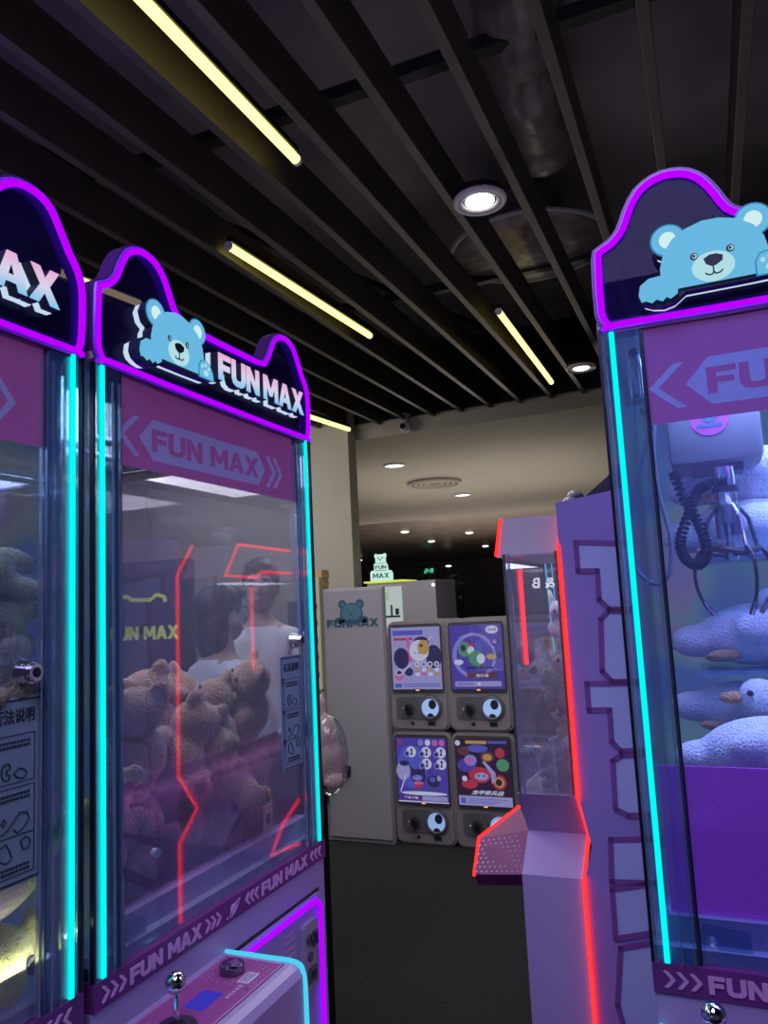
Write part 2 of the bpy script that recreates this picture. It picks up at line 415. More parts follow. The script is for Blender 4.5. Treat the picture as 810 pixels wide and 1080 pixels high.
# ------------------------------------------------------------------ claw machine
OUT = [(-.366, 1.957), (-.356, 1.936), (-.335, 1.925), (.0, 1.922), (.340, 1.922), (.362, 1.934), (.370, 1.955), (.372, 2.03), (.362, 2.068), (.342, 2.095), (.313, 2.142), (.294, 2.160), (.270, 2.168), (.240, 2.167),
       (.215, 2.156), (.194, 2.137), (.178, 2.107), (.160, 2.082), (.133, 2.074), (-.066, 2.073), (-.105, 2.074), (-.136, 2.082), (-.153, 2.093), (-.167, 2.120), (-.183, 2.146), (-.205, 2.165), (-.233, 2.173), (-.262, 2.170),
       (-.290, 2.153), (-.309, 2.123), (-.321, 2.095), (-.338, 2.077), (-.356, 2.068), (-.364, 2.052)]
OUT = [(p.x, p.y) for p in smoothpts([Vector((a, b, 0)) for a, b in OUT], 2, True)]
def cx(x): return (x+.235)*.976-.235
def cz(z): return 1.5+(z-1.5)*.976
def off_poly(P, d):
    n = len(P); o = []
    for i in range(n):
        a, b, c = Vector(P[i-1]), Vector(P[i]), Vector(P[(i+1) % n])
        e1 = (b-a).normalized(); e2 = (c-b).normalized(); nn = Vector((e1.y, -e1.x))+Vector((e2.y, -e2.x))
        nn = nn.normalized() if nn.length > 1e-6 else Vector((e1.y, -e1.x)); o.append((b.x+nn.x*d, b.y+nn.y*d))
    return o
def bear_parts(parent, sc=1.0):
    pts = lambda L: [(cx(x), cz(z)) for x, z in L]
    sil = pts([(-.300, 1.972), (-.297, 1.990), (-.280, 2.002), (-.262, 2.004), (-.262, 2.020), (-.256, 2.029), (-.268, 2.036), (-.275, 2.055), (-.266, 2.074), (-.248, 2.082), (-.231, 2.076), (-.222, 2.066), (-.205, 2.073), (-.185, 2.076),
               (-.163, 2.073), (-.148, 2.066), (-.140, 2.080), (-.124, 2.087), (-.106, 2.079), (-.099, 2.062), (-.106, 2.042), (-.112, 2.032), (-.106, 2.012), (-.094, 2.008), (-.082, 1.995), (-.078, 1.969), (-.15, 1.967), (-.228, 1.967), (-.245, 1.954), (-.262, 1.950), (-.280, 1.953), (-.294, 1.960)])
    b = MB()
    b.mat('halo_white').plate(off_poly(sil, .0035), -.053, -.066)
    b.mat('ink').plate(off_poly(sil, .0010), -.066, -.083)
    y = -.084
    def P(m, L, k=0): b.mat(m).plate(L, y-.0006*k, y-.0006*k-.0012)
    for (ex, ez) in ((-.2475, 2.056), (-.1245, 2.060)):
        P('bear_rim', ellpts(cx(ex), cz(ez), .0262, .0262), 0); P('bear_blue', ellpts(cx(ex), cz(ez), .0238, .0238), 1); P('bear_white', ellpts(cx(ex), cz(ez), .0125, .013), 2)
    face = pts([(-.262, 1.974), (-.262, 2.010), (-.255, 2.035), (-.240, 2.055), (-.220, 2.067), (-.195, 2.074), (-.172, 2.073), (-.148, 2.066), (-.126, 2.051), (-.113, 2.030), (-.108, 2.005), (-.108, 1.974)])
    P('bear_rim', off_poly(face, .0026), 3); P('bear_blue', off_poly(face, -.0008), 4)
    P('bear_pale', ellpts(cx(-.186), cz(1.998), .030, .0235), 5)
    for ex, ez in ((-.212, 2.019), (-.160, 2.021)):
        P('ink', ellpts(cx(ex), cz(ez), .0056, .0056), 6); P('bear_pale', ellpts(cx(ex)+.0008, cz(ez), .0036, .0036), 7); P('ink', ellpts(cx(ex), cz(ez), .0022, .0022), 8)
    P('ink', pts([(-.199, 2.012), (-.190, 2.017), (-.180, 2.017), (-.171, 2.013), (-.172, 2.005), (-.181, 1.999), (-.188, 1.998), (-.196, 2.003)]), 6)
    def stroke(L, w=.0011):
        L = [Vector((cx(x), cz(z))) for x, z in L]
        for a, c in zip(L, L[1:]):
            d = (c-a).normalized(); nn = Vector((-d.y, d.x))*w; P('ink', [tuple(a+nn), tuple(c+nn), tuple(c-nn), tuple(a-nn)], 6)
    stroke([(-.186, 1.999), (-.186, 1.988)]); stroke([(-.198, 1.989), (-.194, 1.985), (-.188, 1.985), (-.186, 1.989), (-.183, 1.985), (-.177, 1.986), (-.173, 1.990)])
    def paw(c_x, flip):
        L = [(-.030, -.003), (-.027, .012), (-.014, .021), (.004, .022), (.020, .016), (.028, .004), (.026, -.010), (.016, -.016), (.010, -.012), (.004, -.018), (-.005, -.013), (-.012, -.018), (-.020, -.013), (-.027, -.014)]
        Q = [(cx(c_x+flip*x), cz(1.975+z)) for x, z in L]
        if flip < 0: Q = Q[::-1]
        P('bear_rim', off_poly(Q, .0022), 9); P('bear_blue', off_poly(Q, -.0008), 10)
    paw(-.267, 1)
    P('bear_rim', [(cx(x), cz(z)) for x, z in ((-.129, 1.967), (-.129, 1.990), (-.122, 2.003), (-.108, 2.006), (-.092, 1.999), (-.083, 1.984), (-.080, 1.967))], 9)
    P('bear_blue', [(cx(x), cz(z)) for x, z in ((-.127, 1.969), (-.127, 1.990), (-.121, 2.001), (-.108, 2.004), (-.094, 1.998), (-.085, 1.984), (-.082, 1.969))], 10)
    for q in ((-.118, 1.991), (-.108, 1.995), (-.098, 1.990)): P('bear_pale', ellpts(cx(q[0]), cz(q[1]), .0034, .0038, 10), 11)
    P('bear_pale', ellpts(cx(-.107), cz(1.979), .008, .006, 14), 11)
    obj('bear_emblem', b, parent, smooth=False)
def chevron(b, x, z, w, h, th, d, y, y2):
    """d=+1 points right"""
    P = [(x, z+h), (x+th, z+h), (x+th+w, z), (x+th, z-h), (x, z-h), (x+w, z)]
    if d < 0: P = [(2*x+w+th-a, c) for a, c in P]
    b.plate(P, y, y2)

def claw(parent, loc, rz, s=1.0, arms=(200, 330, 60)):
    """hub at the top, solenoid, ring frame, three curved prongs"""
    L = Vector(loc); Rz = Matrix.Rotation(rz, 3, 'Z')
    T = lambda x, y, z: L + Rz @ Vector((x*s, y*s, z*s))
    b = MB().mat('chrome').cyl(T(0, 0, .035), T(0, 0, -.035), .018*s).mat('dark_steel').cyl(T(0, 0, .0), T(0, 0, -.012), .0225*s)
    b.mat('steel').cyl(T(0, 0, -.035), T(0, 0, -.07), .021*s).cyl(T(.012, -.012, -.05), T(.012, -.012, -.09), .0095*s).cyl(T(-.014, -.008, -.05), T(-.014, -.008, -.095), .0085*s).mat('chrome').cyl(T(0, 0, -.07), T(0, 0, -.13), .008*s).cyl(T(0, 0, -.122), T(0, 0, -.137), .013*s)
    ringR = .045
    b.mat('dark_steel').tube([T(ringR*math.cos(a*PI/12), ringR*math.sin(a*PI/12), -.118+.004*math.cos(a*PI/4)) for a in range(24)], .0048*s, True)
    for a in arms:
        ca, sa = math.cos(math.radians(a)), math.sin(math.radians(a))
        b.mat('steel').tube([T(.018*ca, .018*sa, -.035), T(.036*ca, .036*sa, -.060), T(.047*ca, .047*sa, -.118)], .0042*s)
        b.mat('dark_steel').cyl(T(0, 0, -.128), T(.047*ca, .047*sa, -.118), .004*s)
        r_, z_ = zip(*((.047, -.112), (.060, -.125), (.066, -.150), (.064, -.185), (.052, -.215), (.040, -.232)))
        P = smoothpts([T(r*ca, r*sa, z) for r, z in zip(r_, z_)], 4)
        b.mat('dark_steel').tube(P, .0032*s); b.mat('steel').tube(P[-6:], .0046*s)
    return obj('claw', b, parent)
def coil(parent, pts, r=.008, turns=46):
    P = smoothpts(pts, 40); n = len(P); o = []
    for i, p in enumerate(P):
        a = P[max(i-1, 0)]; c = P[min(i+1, n-1)]; t = (c-a).normalized(); u = t.cross(Vector((0, 1, 0)));
        u = u.normalized() if u.length > .1 else Vector((1, 0, 0)); w = t.cross(u)
        th = 2*PI*turns*i/n; o.append(p + (u*math.cos(th)+w*math.sin(th))*r)
    return obj('coiled_cord', MB().mat('cord').tube(o, .0034, seg=6), parent)

W = .3675
def claw_machine(loc, rz, label, D=.75, bright=False, glassmat='glass', gantry=(-.03, .3), interior='holo_dim', backglass=True, binp=True):
    t = empty('claw_machine', loc, rz, label, 'claw machine')
    # cabinet below the glass
    b = MB().mat('cab_lilac').b2(-W, W, .0, D, .06, .925, .004); obj('cabinet', b, t, False)
    for sx in (-1, 1):
        for y in (.08, D-.08): obj('foot', MB().mat('black_metal').cyl((sx*.3, y, 0), (sx*.3, y, .065), .03), t)
    bd = obj('band', MB().mat('band').b2(-W, W, -.004, .02, .925, .966), t, False)
    c = MB().mat('band_text')
    for x in (-.352, -.334, -.316): chevron(c, x, .945, .010, .011, .006, 1, -.0065, -.004)
    for x in (-.098, -.082, -.066): chevron(c, x, .945, .010, .011, .006, 1, -.0065, -.004)
    for x in (.030, .046, .062): chevron(c, x, .945, .010, .011, .006, -1, -.0065, -.004)
    for x in (.292, .310, .328): chevron(c, x, .945, .010, .011, .006, -1, -.0065, -.004)
    obj('chevrons', c, bd, False)
    block('lettering', 'FUN MAX', -.292, -.110, .933, .957, -.0045, 'band_text', bd, .002)
    block('lettering', 'FUN MAX', .088, .278, .933, .957, -.0045, 'band_text', bd, .002)
    q = MB().mat('band_text').plate(ellpts(-.01, .945, .0085, .0085, 20), -.0065, -.004)
    ringp = [(-.01+.018*math.cos(a)*math.cos(.6)-.005*math.sin(a)*math.sin(.6), -.0068, .945+.018*math.cos(a)*math.sin(.6)+.005*math.sin(a)*math.cos(.6)) for a in [k*PI/14 for k in range(28)]]
    q.tube(ringp, .0011, True, 6).plate(ellpts(.010, .956, .0018, .0018, 8), -.0065, -.004).plate(ellpts(-.030, .934, .0018, .0018, 8), -.0065, -.004)
    obj('planet_logo', q, bd, False)
    # sill and floor of the case
    obj('case_floor', MB().mat('floor_tray').b2(-W+.004, W-.004, .01, D-.01, .966, .985), t, False)
    # corner posts and light strips
    for sx in (-1, 1):
        for y in (.012, D-.012):
            obj('corner_post', MB().mat('edge_clear' if y < .1 else 'frame_blue').b2(sx*(W-.004), sx*(W-.010), y-.012, y+.012, .966, 1.925), t, False)
        obj('corner_cover', MB().mat('acrylic').b2(sx*.300, sx*(W-.011), -.002, .001, .966, 1.922).mat('edge_clear').b2(sx*.305, sx*.309, -.006, -.002, .966, 1.90).b2(sx*.322, sx*.325, -.006, -.002, .966, 1.90), t, False)
        obj('light_strip', MB().mat('cyan').b2(sx*.3415, sx*.3495, -.005, .002, .966, 1.924, .0015), t, False)
        obj('edge_trim', MB().mat('frame_dark').b2(sx*W, sx*(W-.004), -.004, .004, .966, 1.925), t, False)
    for sx in (-1, 1): obj('side_glass', MB().mat('holo_dim' if (not binp and sx > 0) else 'glass_clear').b2(sx*(W-.012), sx*(W-.015), .03, D-.03, .966, 1.925), t, False)
    if backglass: obj('back_glass', MB().mat('glass_clear').b2(-W+.02, W-.02, D-.012, D-.009, .966, 1.925), t, False)
    else: obj('back_panel', MB().mat(interior).b2(-W+.006, W-.006, D-.02, D-.005, .966, 1.925), t, False)
    # glass door
    d = obj('glass_door', MB().mat(glassmat).b2(-.298, .298, .004, .007, .970, 1.92), t, False)
    obj('door_edge', MB().mat('frame_dark').b2(-.304, -.298, 0, .010, .968, 1.922), d, False)
    obj('door_edge', MB().mat('frame_blue').b2(.298, .302, 0, .010, .968, 1.922), d, False)
    obj('handle_rail', MB().mat('edge_clear').b2(.286, .290, -.003, .003, .968, 1.90), d, False)
    k = MB().mat('chrome').cyl((.262, .004, 1.434), (.262, -.014, 1.434), .018, .015, 28).cyl((.262, -.014, 1.434), (.262, -.022, 1.434), .0135, .012, 28).mat('dark_steel').cyl((.262, -.022, 1.434), (.262, -.0225, 1.434), .007).mat('ink').box((.262, -.0228, 1.434), (.008, .001, .002), Euler((0, .5, 0)).to_matrix()).mat('steel').b2(.272, .296, .008, .014, 1.430, 1.438)
    obj('cam_lock', k, d)
    s = MB().mat('sticker').b2(.200, .292, .002, .004, 1.152, 1.402)
    s.mat('ink')
    for x0, x1, z0, z1 in ((.2025, .2895, 1.396, 1.3985), (.2025, .2895, 1.1545, 1.157), (.2025, .204, 1.1545, 1.3985), (.288, .2895, 1.1545, 1.3985)): s.b2(x0, x1, .0012, .0022, z0, z1)
    for k_, zc in enumerate((1.318, 1.248, 1.190)):
        h = (.032, .032, .026)[k_]
        for a in ((.212, .281, zc+h, zc+h+.001), (.212, .281, zc-h, zc-h+.001), (.212, .213, zc-h, zc+h), (.280, .281, zc-h, zc+h)): s.b2(a[0], a[1], .0012, .0022, a[2], a[3])
        s.plate(ellpts(.2095, zc+h-.002, .0062, .0062, 16), .0016, .0008)
        for r_ in (0, 1):
            zz = (zc+h-.009-.006*r_) if k_ < 2 else (zc-h+.012-.006*r_)
            for m_ in range(9): s.b2(.222+m_*.0058, .2262+m_*.0058, .0012, .0022, zz-.0018, zz+.0018)
    def ln(L, w=.0011): s.tube([(x, .0012, z) for x, z in L], w, seg=5)
    ln([(.226, 1.308), (.226, 1.300), (.230, 1.293), (.238, 1.293), (.240, 1.299), (.234, 1.300), (.234, 1.306), (.240, 1.308), (.238, 1.314), (.230, 1.314), (.226, 1.308)])
    ln([(.245, 1.299), (.254, 1.305), (.262, 1.303), (.268, 1.297), (.262, 1.290), (.252, 1.293), (.245, 1.299)])
    ln([(.222, 1.222), (.236, 1.226), (.246, 1.236), (.256, 1.246), (.268, 1.244), (.272, 1.234), (.262, 1.224), (.252, 1.220), (.246, 1.226)]); ln([(.226, 1.238), (.230, 1.243), (.234, 1.238), (.230, 1.233), (.226, 1.238)])
    ln([(.224, 1.206), (.234, 1.210), (.240, 1.200), (.244, 1.190), (.236, 1.184), (.224, 1.190), (.224, 1.206)]); ln([(.258, 1.208), (.266, 1.212), (.274, 1.206), (.272, 1.196), (.262, 1.196), (.258, 1.208)])
    st = obj('instruction_sticker', s, d, False)
    text('sticker_heading', '玩法说明', .213, .280, 1.366, 1.386, .002, 'ink', d, .001, .015)
    for k_, zz in enumerate((1.348, 1.278, 1.214)): text('sticker_number', str(k_+1), .2078, .2112, zz-.0035, zz+.0035, .0006, 'sticker', d, .0004)
    # pink banner behind the top of the glass
    bn = MB().mat('banner').b2(-.298, .298, .010, .012, 1.766, 1.922)
    hx = [(-.242, 1.823), (-.207, 1.861), (.141, 1.861), (.171, 1.823), (.141, 1.786), (-.207, 1.786)]
    bn.mat('banner_lt').plate(hx, .0100, .0085)
    chevron(bn, -.297, 1.823, .040, .036, .014, -1, .0100, .0085); chevron(bn, .176, 1.823, .030, .036, .012, 1, .0100, .0085); chevron(bn, .206, 1.823, .030, .036, .012, 1, .0100, .0085)
    bo = obj('pink_banner', bn, t, False)
    block('lettering', 'FUN MAX', -.212, .142, 1.802, 1.844, .0084, 'banner', bo, .001)
    # small clear plate standing behind the sill, knob, purple prize bin
    obj('clear_plate', MB().mat('acrylic').plate([(-.298, .975), (-.298, 1.010), (-.290, 1.020), (-.236, 1.014), (-.230, 1.006), (-.230, .975)], .016, .019), t, False)
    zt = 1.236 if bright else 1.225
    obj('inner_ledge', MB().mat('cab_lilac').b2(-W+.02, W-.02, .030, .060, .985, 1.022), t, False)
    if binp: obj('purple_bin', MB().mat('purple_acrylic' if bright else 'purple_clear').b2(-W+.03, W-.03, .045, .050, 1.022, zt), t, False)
    obj('bin_knob', MB().mat('white_paper').cyl((-.175, .046, 1.092), (-.175, .036, 1.092), .0085), t)
    # roof of the case and marquee
    obj('case_roof', MB().mat('cab_grey').b2(-W, W, .0, D, 1.925, 1.945, .003), t, False)
    obj('light_housing', MB().mat('frame_dark').b2(-.298, -.215, .013, .05, 1.885, 1.925), t, False)
    mq = obj('marquee', MB().mat('smoke').plate(OUT, -.052, -.047), t, False); mq.location = (0, .052, 0)
    rimv = MB().mat('marq_side')
    n_ = len(OUT); OO = off_poly(OUT, .003)
    for i in range(n_):
        a, c2 = OO[i], OO[(i+1) % n_]; a2, c3 = OUT[i], OUT[(i+1) % n_]
        rimv.prism([(a[0], -.054, a[1]), (c2[0], -.054, c2[1]), (c3[0], -.054, c3[1]), (a2[0], -.054, a2[1])], (0, .032, 0))
    obj('rim', rimv, mq, False)
    IN = off_poly(OUT, -.009)
    obj('neon_tube', MB().mat('purple').tube([(x, -.056, z) for x, z in IN], .0055, True, 8), mq)
    IN2 = off_poly(OUT, -.0045)
    obj('neon_backing', MB().mat('purple_skin').tube([(x, -.053, z) for x, z in IN2], .0052, True, 6), mq)
    obj('rear_neon', MB().mat('purple_skin').tube([(x, -.030, z) for x, z in off_poly(OUT, -.003)], .0028, True, 6), mq)
    bear_parts(mq)
    block('letter_halo', 'FUN MAX', -.057, .2905, 1.972, 2.028, -.053, 'halo_white', mq, .011, space=.25, grow=.0026)
    block('letter_sides', 'FUN MAX', -.057, .2905, 1.972, 2.028, -.064, 'ink', mq, .0175, space=.25, grow=.0008)
    block('lettering', 'FUN MAX', -.057, .2905, 1.972, 2.028, -.0822, 'letters', mq, .0015, space=.25)
    # control deck
    con = MB().mat('cab_lilac').prism([(-.362, 0, .60), (-.362, 0, .878), (-.362, -.150, .878), (-.362, -.162, .872), (-.167*1.0-.195, -.170, .860), (-.362, -.170, .62)], (.326, 0, 0))
    co = obj('control_console', con, t, False)
    dk = MB().mat('deck_pink').b2(-.350, -.050, -.138, -.014, .878, .880)
    dk.mat('deck_dot')
    for a, c2, e, g in ((-.348, -.052, -.137, -.135), (-.348, -.052, -.018, -.016), (-.348, -.346, -.137, -.016), (-.054, -.052, -.137, -.016)): dk.b2(a, c2, e, g, .8795, .8805)
    for i in range(20):
        for j in range(9):
            x = -.150+i*.0105-(.005 if j % 2 else 0)*1; y = -.025-j*.0125
            if -.15 < x < -.056 and ((x+.105)**2+(y+.065)**2 > .001): dk.cyl((x, y, .8795), (x, y, .8806), .0016, seg=6)
    obj('deck_panel', dk, co, False)
    js = MB().mat('chrome').ell((-.285, -.088, .945), .0165, seg=24).cyl((-.285, -.088, .88), (-.285, -.088, .93), .0045).mat('steel').cyl((-.285, -.088, .879), (-.285, -.088, .884), .034, .030, 32).mat('dark_steel').cyl((-.285, -.088, .884), (-.285, -.088, .889), .016, .010)
    obj('joystick', js, co)
    obj('push_button', MB().mat('steel').cyl((-.105, -.065, .879), (-.105, -.065, .893), .0225, .0215, 32).mat('chrome').cyl((-.105, -.065, .893), (-.105, -.065, .896), .0195, .018, 32), co)
    obj('display', MB().mat('lcd').b2(-.232, -.176, -.096, -.058, .879, .8815), co, False)
    pl_ = MB().mat('white_paper').b2(-.135, -.098, -.118, -.095, .879, .8815).mat('ink')
    for i in range(3): pl_.b2(-.131, -.102, -.113+i*.006, -.111+i*.006, .8812, .8818)
    obj('price_label', pl_, co, False)
    pill = MB().mat('deck_dot')
    for i in range(5): pill.plate([(0, 0)]*0 or [(-.185+i*.009, .0), (-.179+i*.009, .0), (-.179+i*.009, .004), (-.185+i*.009, .004)], 0, 0) if False else pill.b2(-.186+i*.0095, -.180+i*.0095, -.113, -.106, .8795, .881)
    obj('credit_marks', pill, co, False)
    obj('screw', MB().mat('chrome').cyl((-.15, -.125, .880), (-.15, -.125, .883), .003), co)
    cn = smoothpts([(-.0365, -.004, .878), (-.0365, -.10, .879), (-.0365, -.150, .8785), (-.0365, -.168, .864), (-.0365, -.172, .80), (-.0365, -.172, .62)], 4)
    obj('console_neon', MB().mat('cyan_soft').tube(cn, .0050), co)
    cn2 = [(x-.3245, y, z) for x, y, z in cn]
    obj('console_neon', MB().mat('cyan_soft').tube(cn2, .0050), co)
    # coin door with purple neon
    cdr = obj('coin_door', MB().mat('cab_lilac').b2(.0, .325, -.008, .0, .38, .862).mat('frame_dark').b2(-.006, .331, -.003, .0, .374, .868), t, False)
    nz = [(.010, .852), (.300, .852), (.316, .836), (.316, .40), (.010, .40)]
    obj('door_neon', MB().mat('purple').tube([(x, -.014, z) for x, z in nz], .0055, True), cdr)
    cm = MB().mat('cab_grey').plate([(.228, .700), (.228, .815), (.234, .822), (.284, .822), (.290, .815), (.290, .690), (.282, .682), (.236, .682)], -.008, -.020)
    cm.mat('steel').cyl((.248, -.02, .790), (.248, -.026, .790), .011).cyl((.248, -.02, .755), (.248, -.026, .755), .008).b2(.262, .280, -.026, -.02, .77, .80).b2(.240, .275, -.024, -.02, .70, .73).mat('ink').b2(.266, .276, -.027, -.025, .776, .795).b2(.246, .250, -.0275, -.026, .782, .798).b2(.250, .266, -.025, -.023, .708, .722)
    obj('coin_mechanism', cm, cdr, False)
    lt = MB().mat('deck_dot')
    for i in range(4): lt.b2(.165, .205, -.0095, -.008, .775+i*.014, .781+i*.014)
    obj('door_print', lt, cdr, False)
    # gantry and claw
    gx, gy = gantry
    obj('gantry_rail', MB().mat('steel').cyl((-W+.03, gy+.03, 1.88), (W-.03, gy+.03, 1.88), .008).cyl((-W+.03, gy+.15, 1.88), (W-.03, gy+.15, 1.88), .008).cyl((-W+.05, .05, 1.90), (-W+.05, D-.05, 1.90), .008).cyl((W-.05, .05, 1.90), (W-.05, D-.05, 1.90), .008), t)
    g = obj('gantry_box', MB().mat('gantry_grey').b2(gx-.080, gx+.080, gy, gy+.17, 1.735, 1.87, .012), t)
    obj('round_logo', MB().mat('logo_pink').cyl((gx-.005, gy+.001, 1.818), (gx-.005, gy-.002, 1.818), .034, seg=32).mat('blue_print').plate(ellpts(gx-.005, 1.818, .014, .010, 14), gy-.0022, gy-.003).plate(ellpts(gx-.016, 1.829, .005, .005, 10), gy-.0022, gy-.003).plate(ellpts(gx+.006, 1.829, .005, .005, 10), gy-.0022, gy-.003).b2(gx-.026, gx+.016, gy-.003, gy-.002, 1.800, 1.806), g, False)
    obj('claw_base', MB().mat('dark_steel').box((gx, gy+.06, 1.728), (.09, .06, .016)).mat('steel').cyl((gx, gy+.06, 1.74), (gx, gy+.06, 1.70), .008), g, False)
    claw(t, (gx+.01, gy+.02, 1.69), 0, 1.0, (175, 300, 20))
    return t

mA = claw_machine((-.9, 1.2925, 0), PI/2, 'claw machine full of brown teddies, its purple neon marquee showing bear and FUN MAX complete', gantry=(-.29, .22))
mB = claw_machine((-.9, .538, 0), PI/2, 'claw machine at the left picture edge, its marquee showing only the letters AX', gantry=(-.05, .3), interior='holo_dim', backglass=False, binp=False)
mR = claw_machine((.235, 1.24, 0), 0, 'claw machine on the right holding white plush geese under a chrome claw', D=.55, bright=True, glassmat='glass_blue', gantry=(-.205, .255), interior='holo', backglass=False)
q = onX(278, 862, -.952); obj('notice_card', MB().mat('sticker_card').b2(q.y-1.2925-.018, q.y-1.2925+.018, .040, .0425, q.z-.026, q.z+.026).mat('ink').b2(q.y-1.2925-.008, q.y-1.2925+.008, .039, .040, q.z-.012, q.z+.008), mA, False)
# right machine extras: shelves, coiled cord, cable loop
def loc(p, o=(.235, 1.24, 0)): return Vector(p)-Vector(o)
Yc = 1.505
cord = [(710, 498), (721, 525), (735, 549), (744, 572), (744, 588), (735, 596), (722, 588), (718, 568), (727, 541), (735, 519), (747, 511), (768, 508)]
coil(mR, [loc(onY(x, y, Yc+.012*math.sin(i*.9))) for i, (x, y) in enumerate(cord)], .0075, 60)
lp = [(689, 440), (676, 490), (666, 540), (665, 575), (673, 603), (693, 616), (706, 604), (708, 573), (702, 545), (695, 521), (689, 478), (690, 440)]
obj('cable_loop', MB().mat('hose').tube(smoothpts([loc(onY(x, y, 1.42)) for x, y in lp], 4), .0042), mR)
for z in (1.353, 1.561):
    obj('clear_shelf', MB().mat('acrylic').b2(-.27, W-.02, .30, .52, z-.004, z).mat('edge_clear').b2(-.27, W-.02, .298, .302, z-.006, z+.002), mR, False)
lpB = smoothpts([(x, .10, z) for x, z in ((.24, 1.80), (.205, 1.72), (.18, 1.64), (.19, 1.57), (.22, 1.55), (.25, 1.58))], 5)
obj('cable_loop', MB().mat('hose').tube(lpB, .003), mB)
lpA = smoothpts([(x, .16, z) for x, z in ((-.26, 1.64), (-.23, 1.655), (-.19, 1.62), (-.165, 1.56), (-.16, 1.50))], 5)
obj('cable_loop', MB().mat('hose').tube(lpA, .0028), mA)

# ------------------------------------------------------------------ plush toys
def plush_bear(matb='plush_brown', muzz='plush_tan', s=1.0):
    r = empty('teddy_bear', (0, 0, 0))
    b = MB().mat(matb).ell((0, 0, 0), (.052, .045, .058)).ell((0, -.008, .080), (.048, .042, .042)).ell((-.036, 0, .116), (.018, .011, .018)).ell((.036, 0, .116), (.018, .011, .018))
    b.ell((-.052, -.025, .015), (.018, .036, .019), Euler((.3, 0, -.5)).to_matrix()).ell((.052, -.025, .015), (.018, .036, .019), Euler((.3, 0, .5)).to_matrix())
    b.ell((-.036, -.045, -.040), (.022, .042, .022), Euler((0, 0, -.3)).to_matrix()).ell((.036, -.045, -.040), (.022, .042, .022), Euler((0, 0, .3)).to_matrix())
    remeshed('body', b, .006, matb, r)
    obj('muzzle', MB().mat(muzz).ell((0, -.044, .070), (.022, .016, .017)), r)
    obj('nose', MB().mat('eye_black').ell((0, -.060, .076), (.007, .005, .005), seg=10), r)
    for sx in (-1, 1):
        obj('eye', MB().mat('eye_black').ell((sx*.019, -.046, .090), (.0045, .003, .0045), seg=8), r)
        obj('paw_pad', MB().mat(muzz).ell((sx*.047, -.084, -.040), (.013, .005, .013), Euler((0, 0, sx*.3)).to_matrix(), 10), r)
    return r
def place(o, p, rot, sc): o.location = p; o.rotation_euler = rot; o.scale = (sc,)*3
proto = plush_bear(); first = True
random.seed(11)
def put(protoO, p, rot, sc, label, group):
    global first
    c = copy_tree(protoO); place(c, p, rot, sc); tag(c, label, 'teddy bear', group); return c
la = 'brown plush teddy bear in the heap inside the middle left claw machine'
for lvl, (z, nx, ny) in enumerate(((1.05, 5, 4), (1.13, 5, 4), (1.215, 5, 3))):
    for i in range(nx):
        for j in range(ny):
            x = (-1.035 if j == 0 else -1.055-j*.13) - random.uniform(0, .012); y = 1.04 + i*(.52/(nx-1)) + random.uniform(-.012, .012)
            rz = random.uniform(-.9, .5) if random.random() < .7 else random.uniform(-2.9, -1.6)
            put(proto, (x, y, z+random.uniform(-.015, .02)+(.03*math.sin(i*1.7+1.2)+.012 if lvl == 2 else 0)), (random.uniform(-.6, .6), random.uniform(-.8, .8), rz), random.uniform(1.08, 1.2) if j == 0 else random.uniform(1.15, 1.3), la, 'brown teddy bears heaped in the middle left machine')
for o in [o for o in bpy.data.objects if o.parent == proto]: o.data.name
def drop(o):
    for ch in [c for c in bpy.data.objects if c.parent == o]: bpy.data.objects.remove(ch)
    bpy.data.objects.remove(o)
drop(proto)
proto = plush_bear('plush_olive', 'plush_tan')
for lvl, z in enumerate((1.27, 1.38, 1.49, 1.59)):
    for i in range(4):
        for j in range(2 if lvl > 1 else 1):
            put(proto, (-1.005-j*.14-random.uniform(0, .02), .49+i*.11+random.uniform(-.01, .01), z+random.uniform(-.02, .02)), (random.uniform(-1.1, 1.1), random.uniform(-1.2, 1.2), random.uniform(0, 6.28)), random.uniform(1.0, 1.2), 'dull olive teddy bear stacked inside the claw machine at the left edge', 'olive teddy bears stacked in the leftmost machine')
drop(proto)
# yellow plush in the leftmost machine
r = empty('yellow_plush', (-.985, .810, 1.01), -PI/2+.25+PI, 'pale yellow plush toy with a round eye low in the leftmost machine', 'plush toy')
r.rotation_euler = (0, 0, PI/2)
b = MB().mat('plush_yellow').ell((0, 0, 0), (.075, .06, .075)).ell((0, .01, -.09), (.07, .06, .06)).ell((.085, 0, .045), (.018, .02, .05), Euler((0, .5, 0)).to_matrix()).ell((-.085, 0, .03), (.018, .02, .05), Euler((0, -.5, 0)).to_matrix())
remeshed('body', b, .008, 'plush_yellow', r)
obj('eye', MB().mat('eye_black').ell((.034, -.054, .014), (.010, .006, .014)).mat('white_paper').ell((.036, -.060, .019), (.003, .002, .004), seg=8), r)
obj('cheek', MB().mat('plush_orange').ell((.050, -.046, -.018), (.012, .005, .010)), r)
r2 = empty('yellow_plush', (-1.0, .835, 1.13), 0, 'pale yellow plush lying on top of the round eyed yellow plush', 'plush toy'); r2.rotation_euler = (.3, .9, 1.2)
remeshed('body', MB().mat('plush_yellow').ell((0, 0, 0), (.05, .055, .10)).ell((.0, .0, .10), (.03, .03, .05)).ell((.04, 0, -.07), (.03, .03, .04)), .008, 'plush_yellow', r2)
obj('belly_patch', MB().mat('muzzle').ell((0, -.04, 0), (.03, .02, .05)), r2)
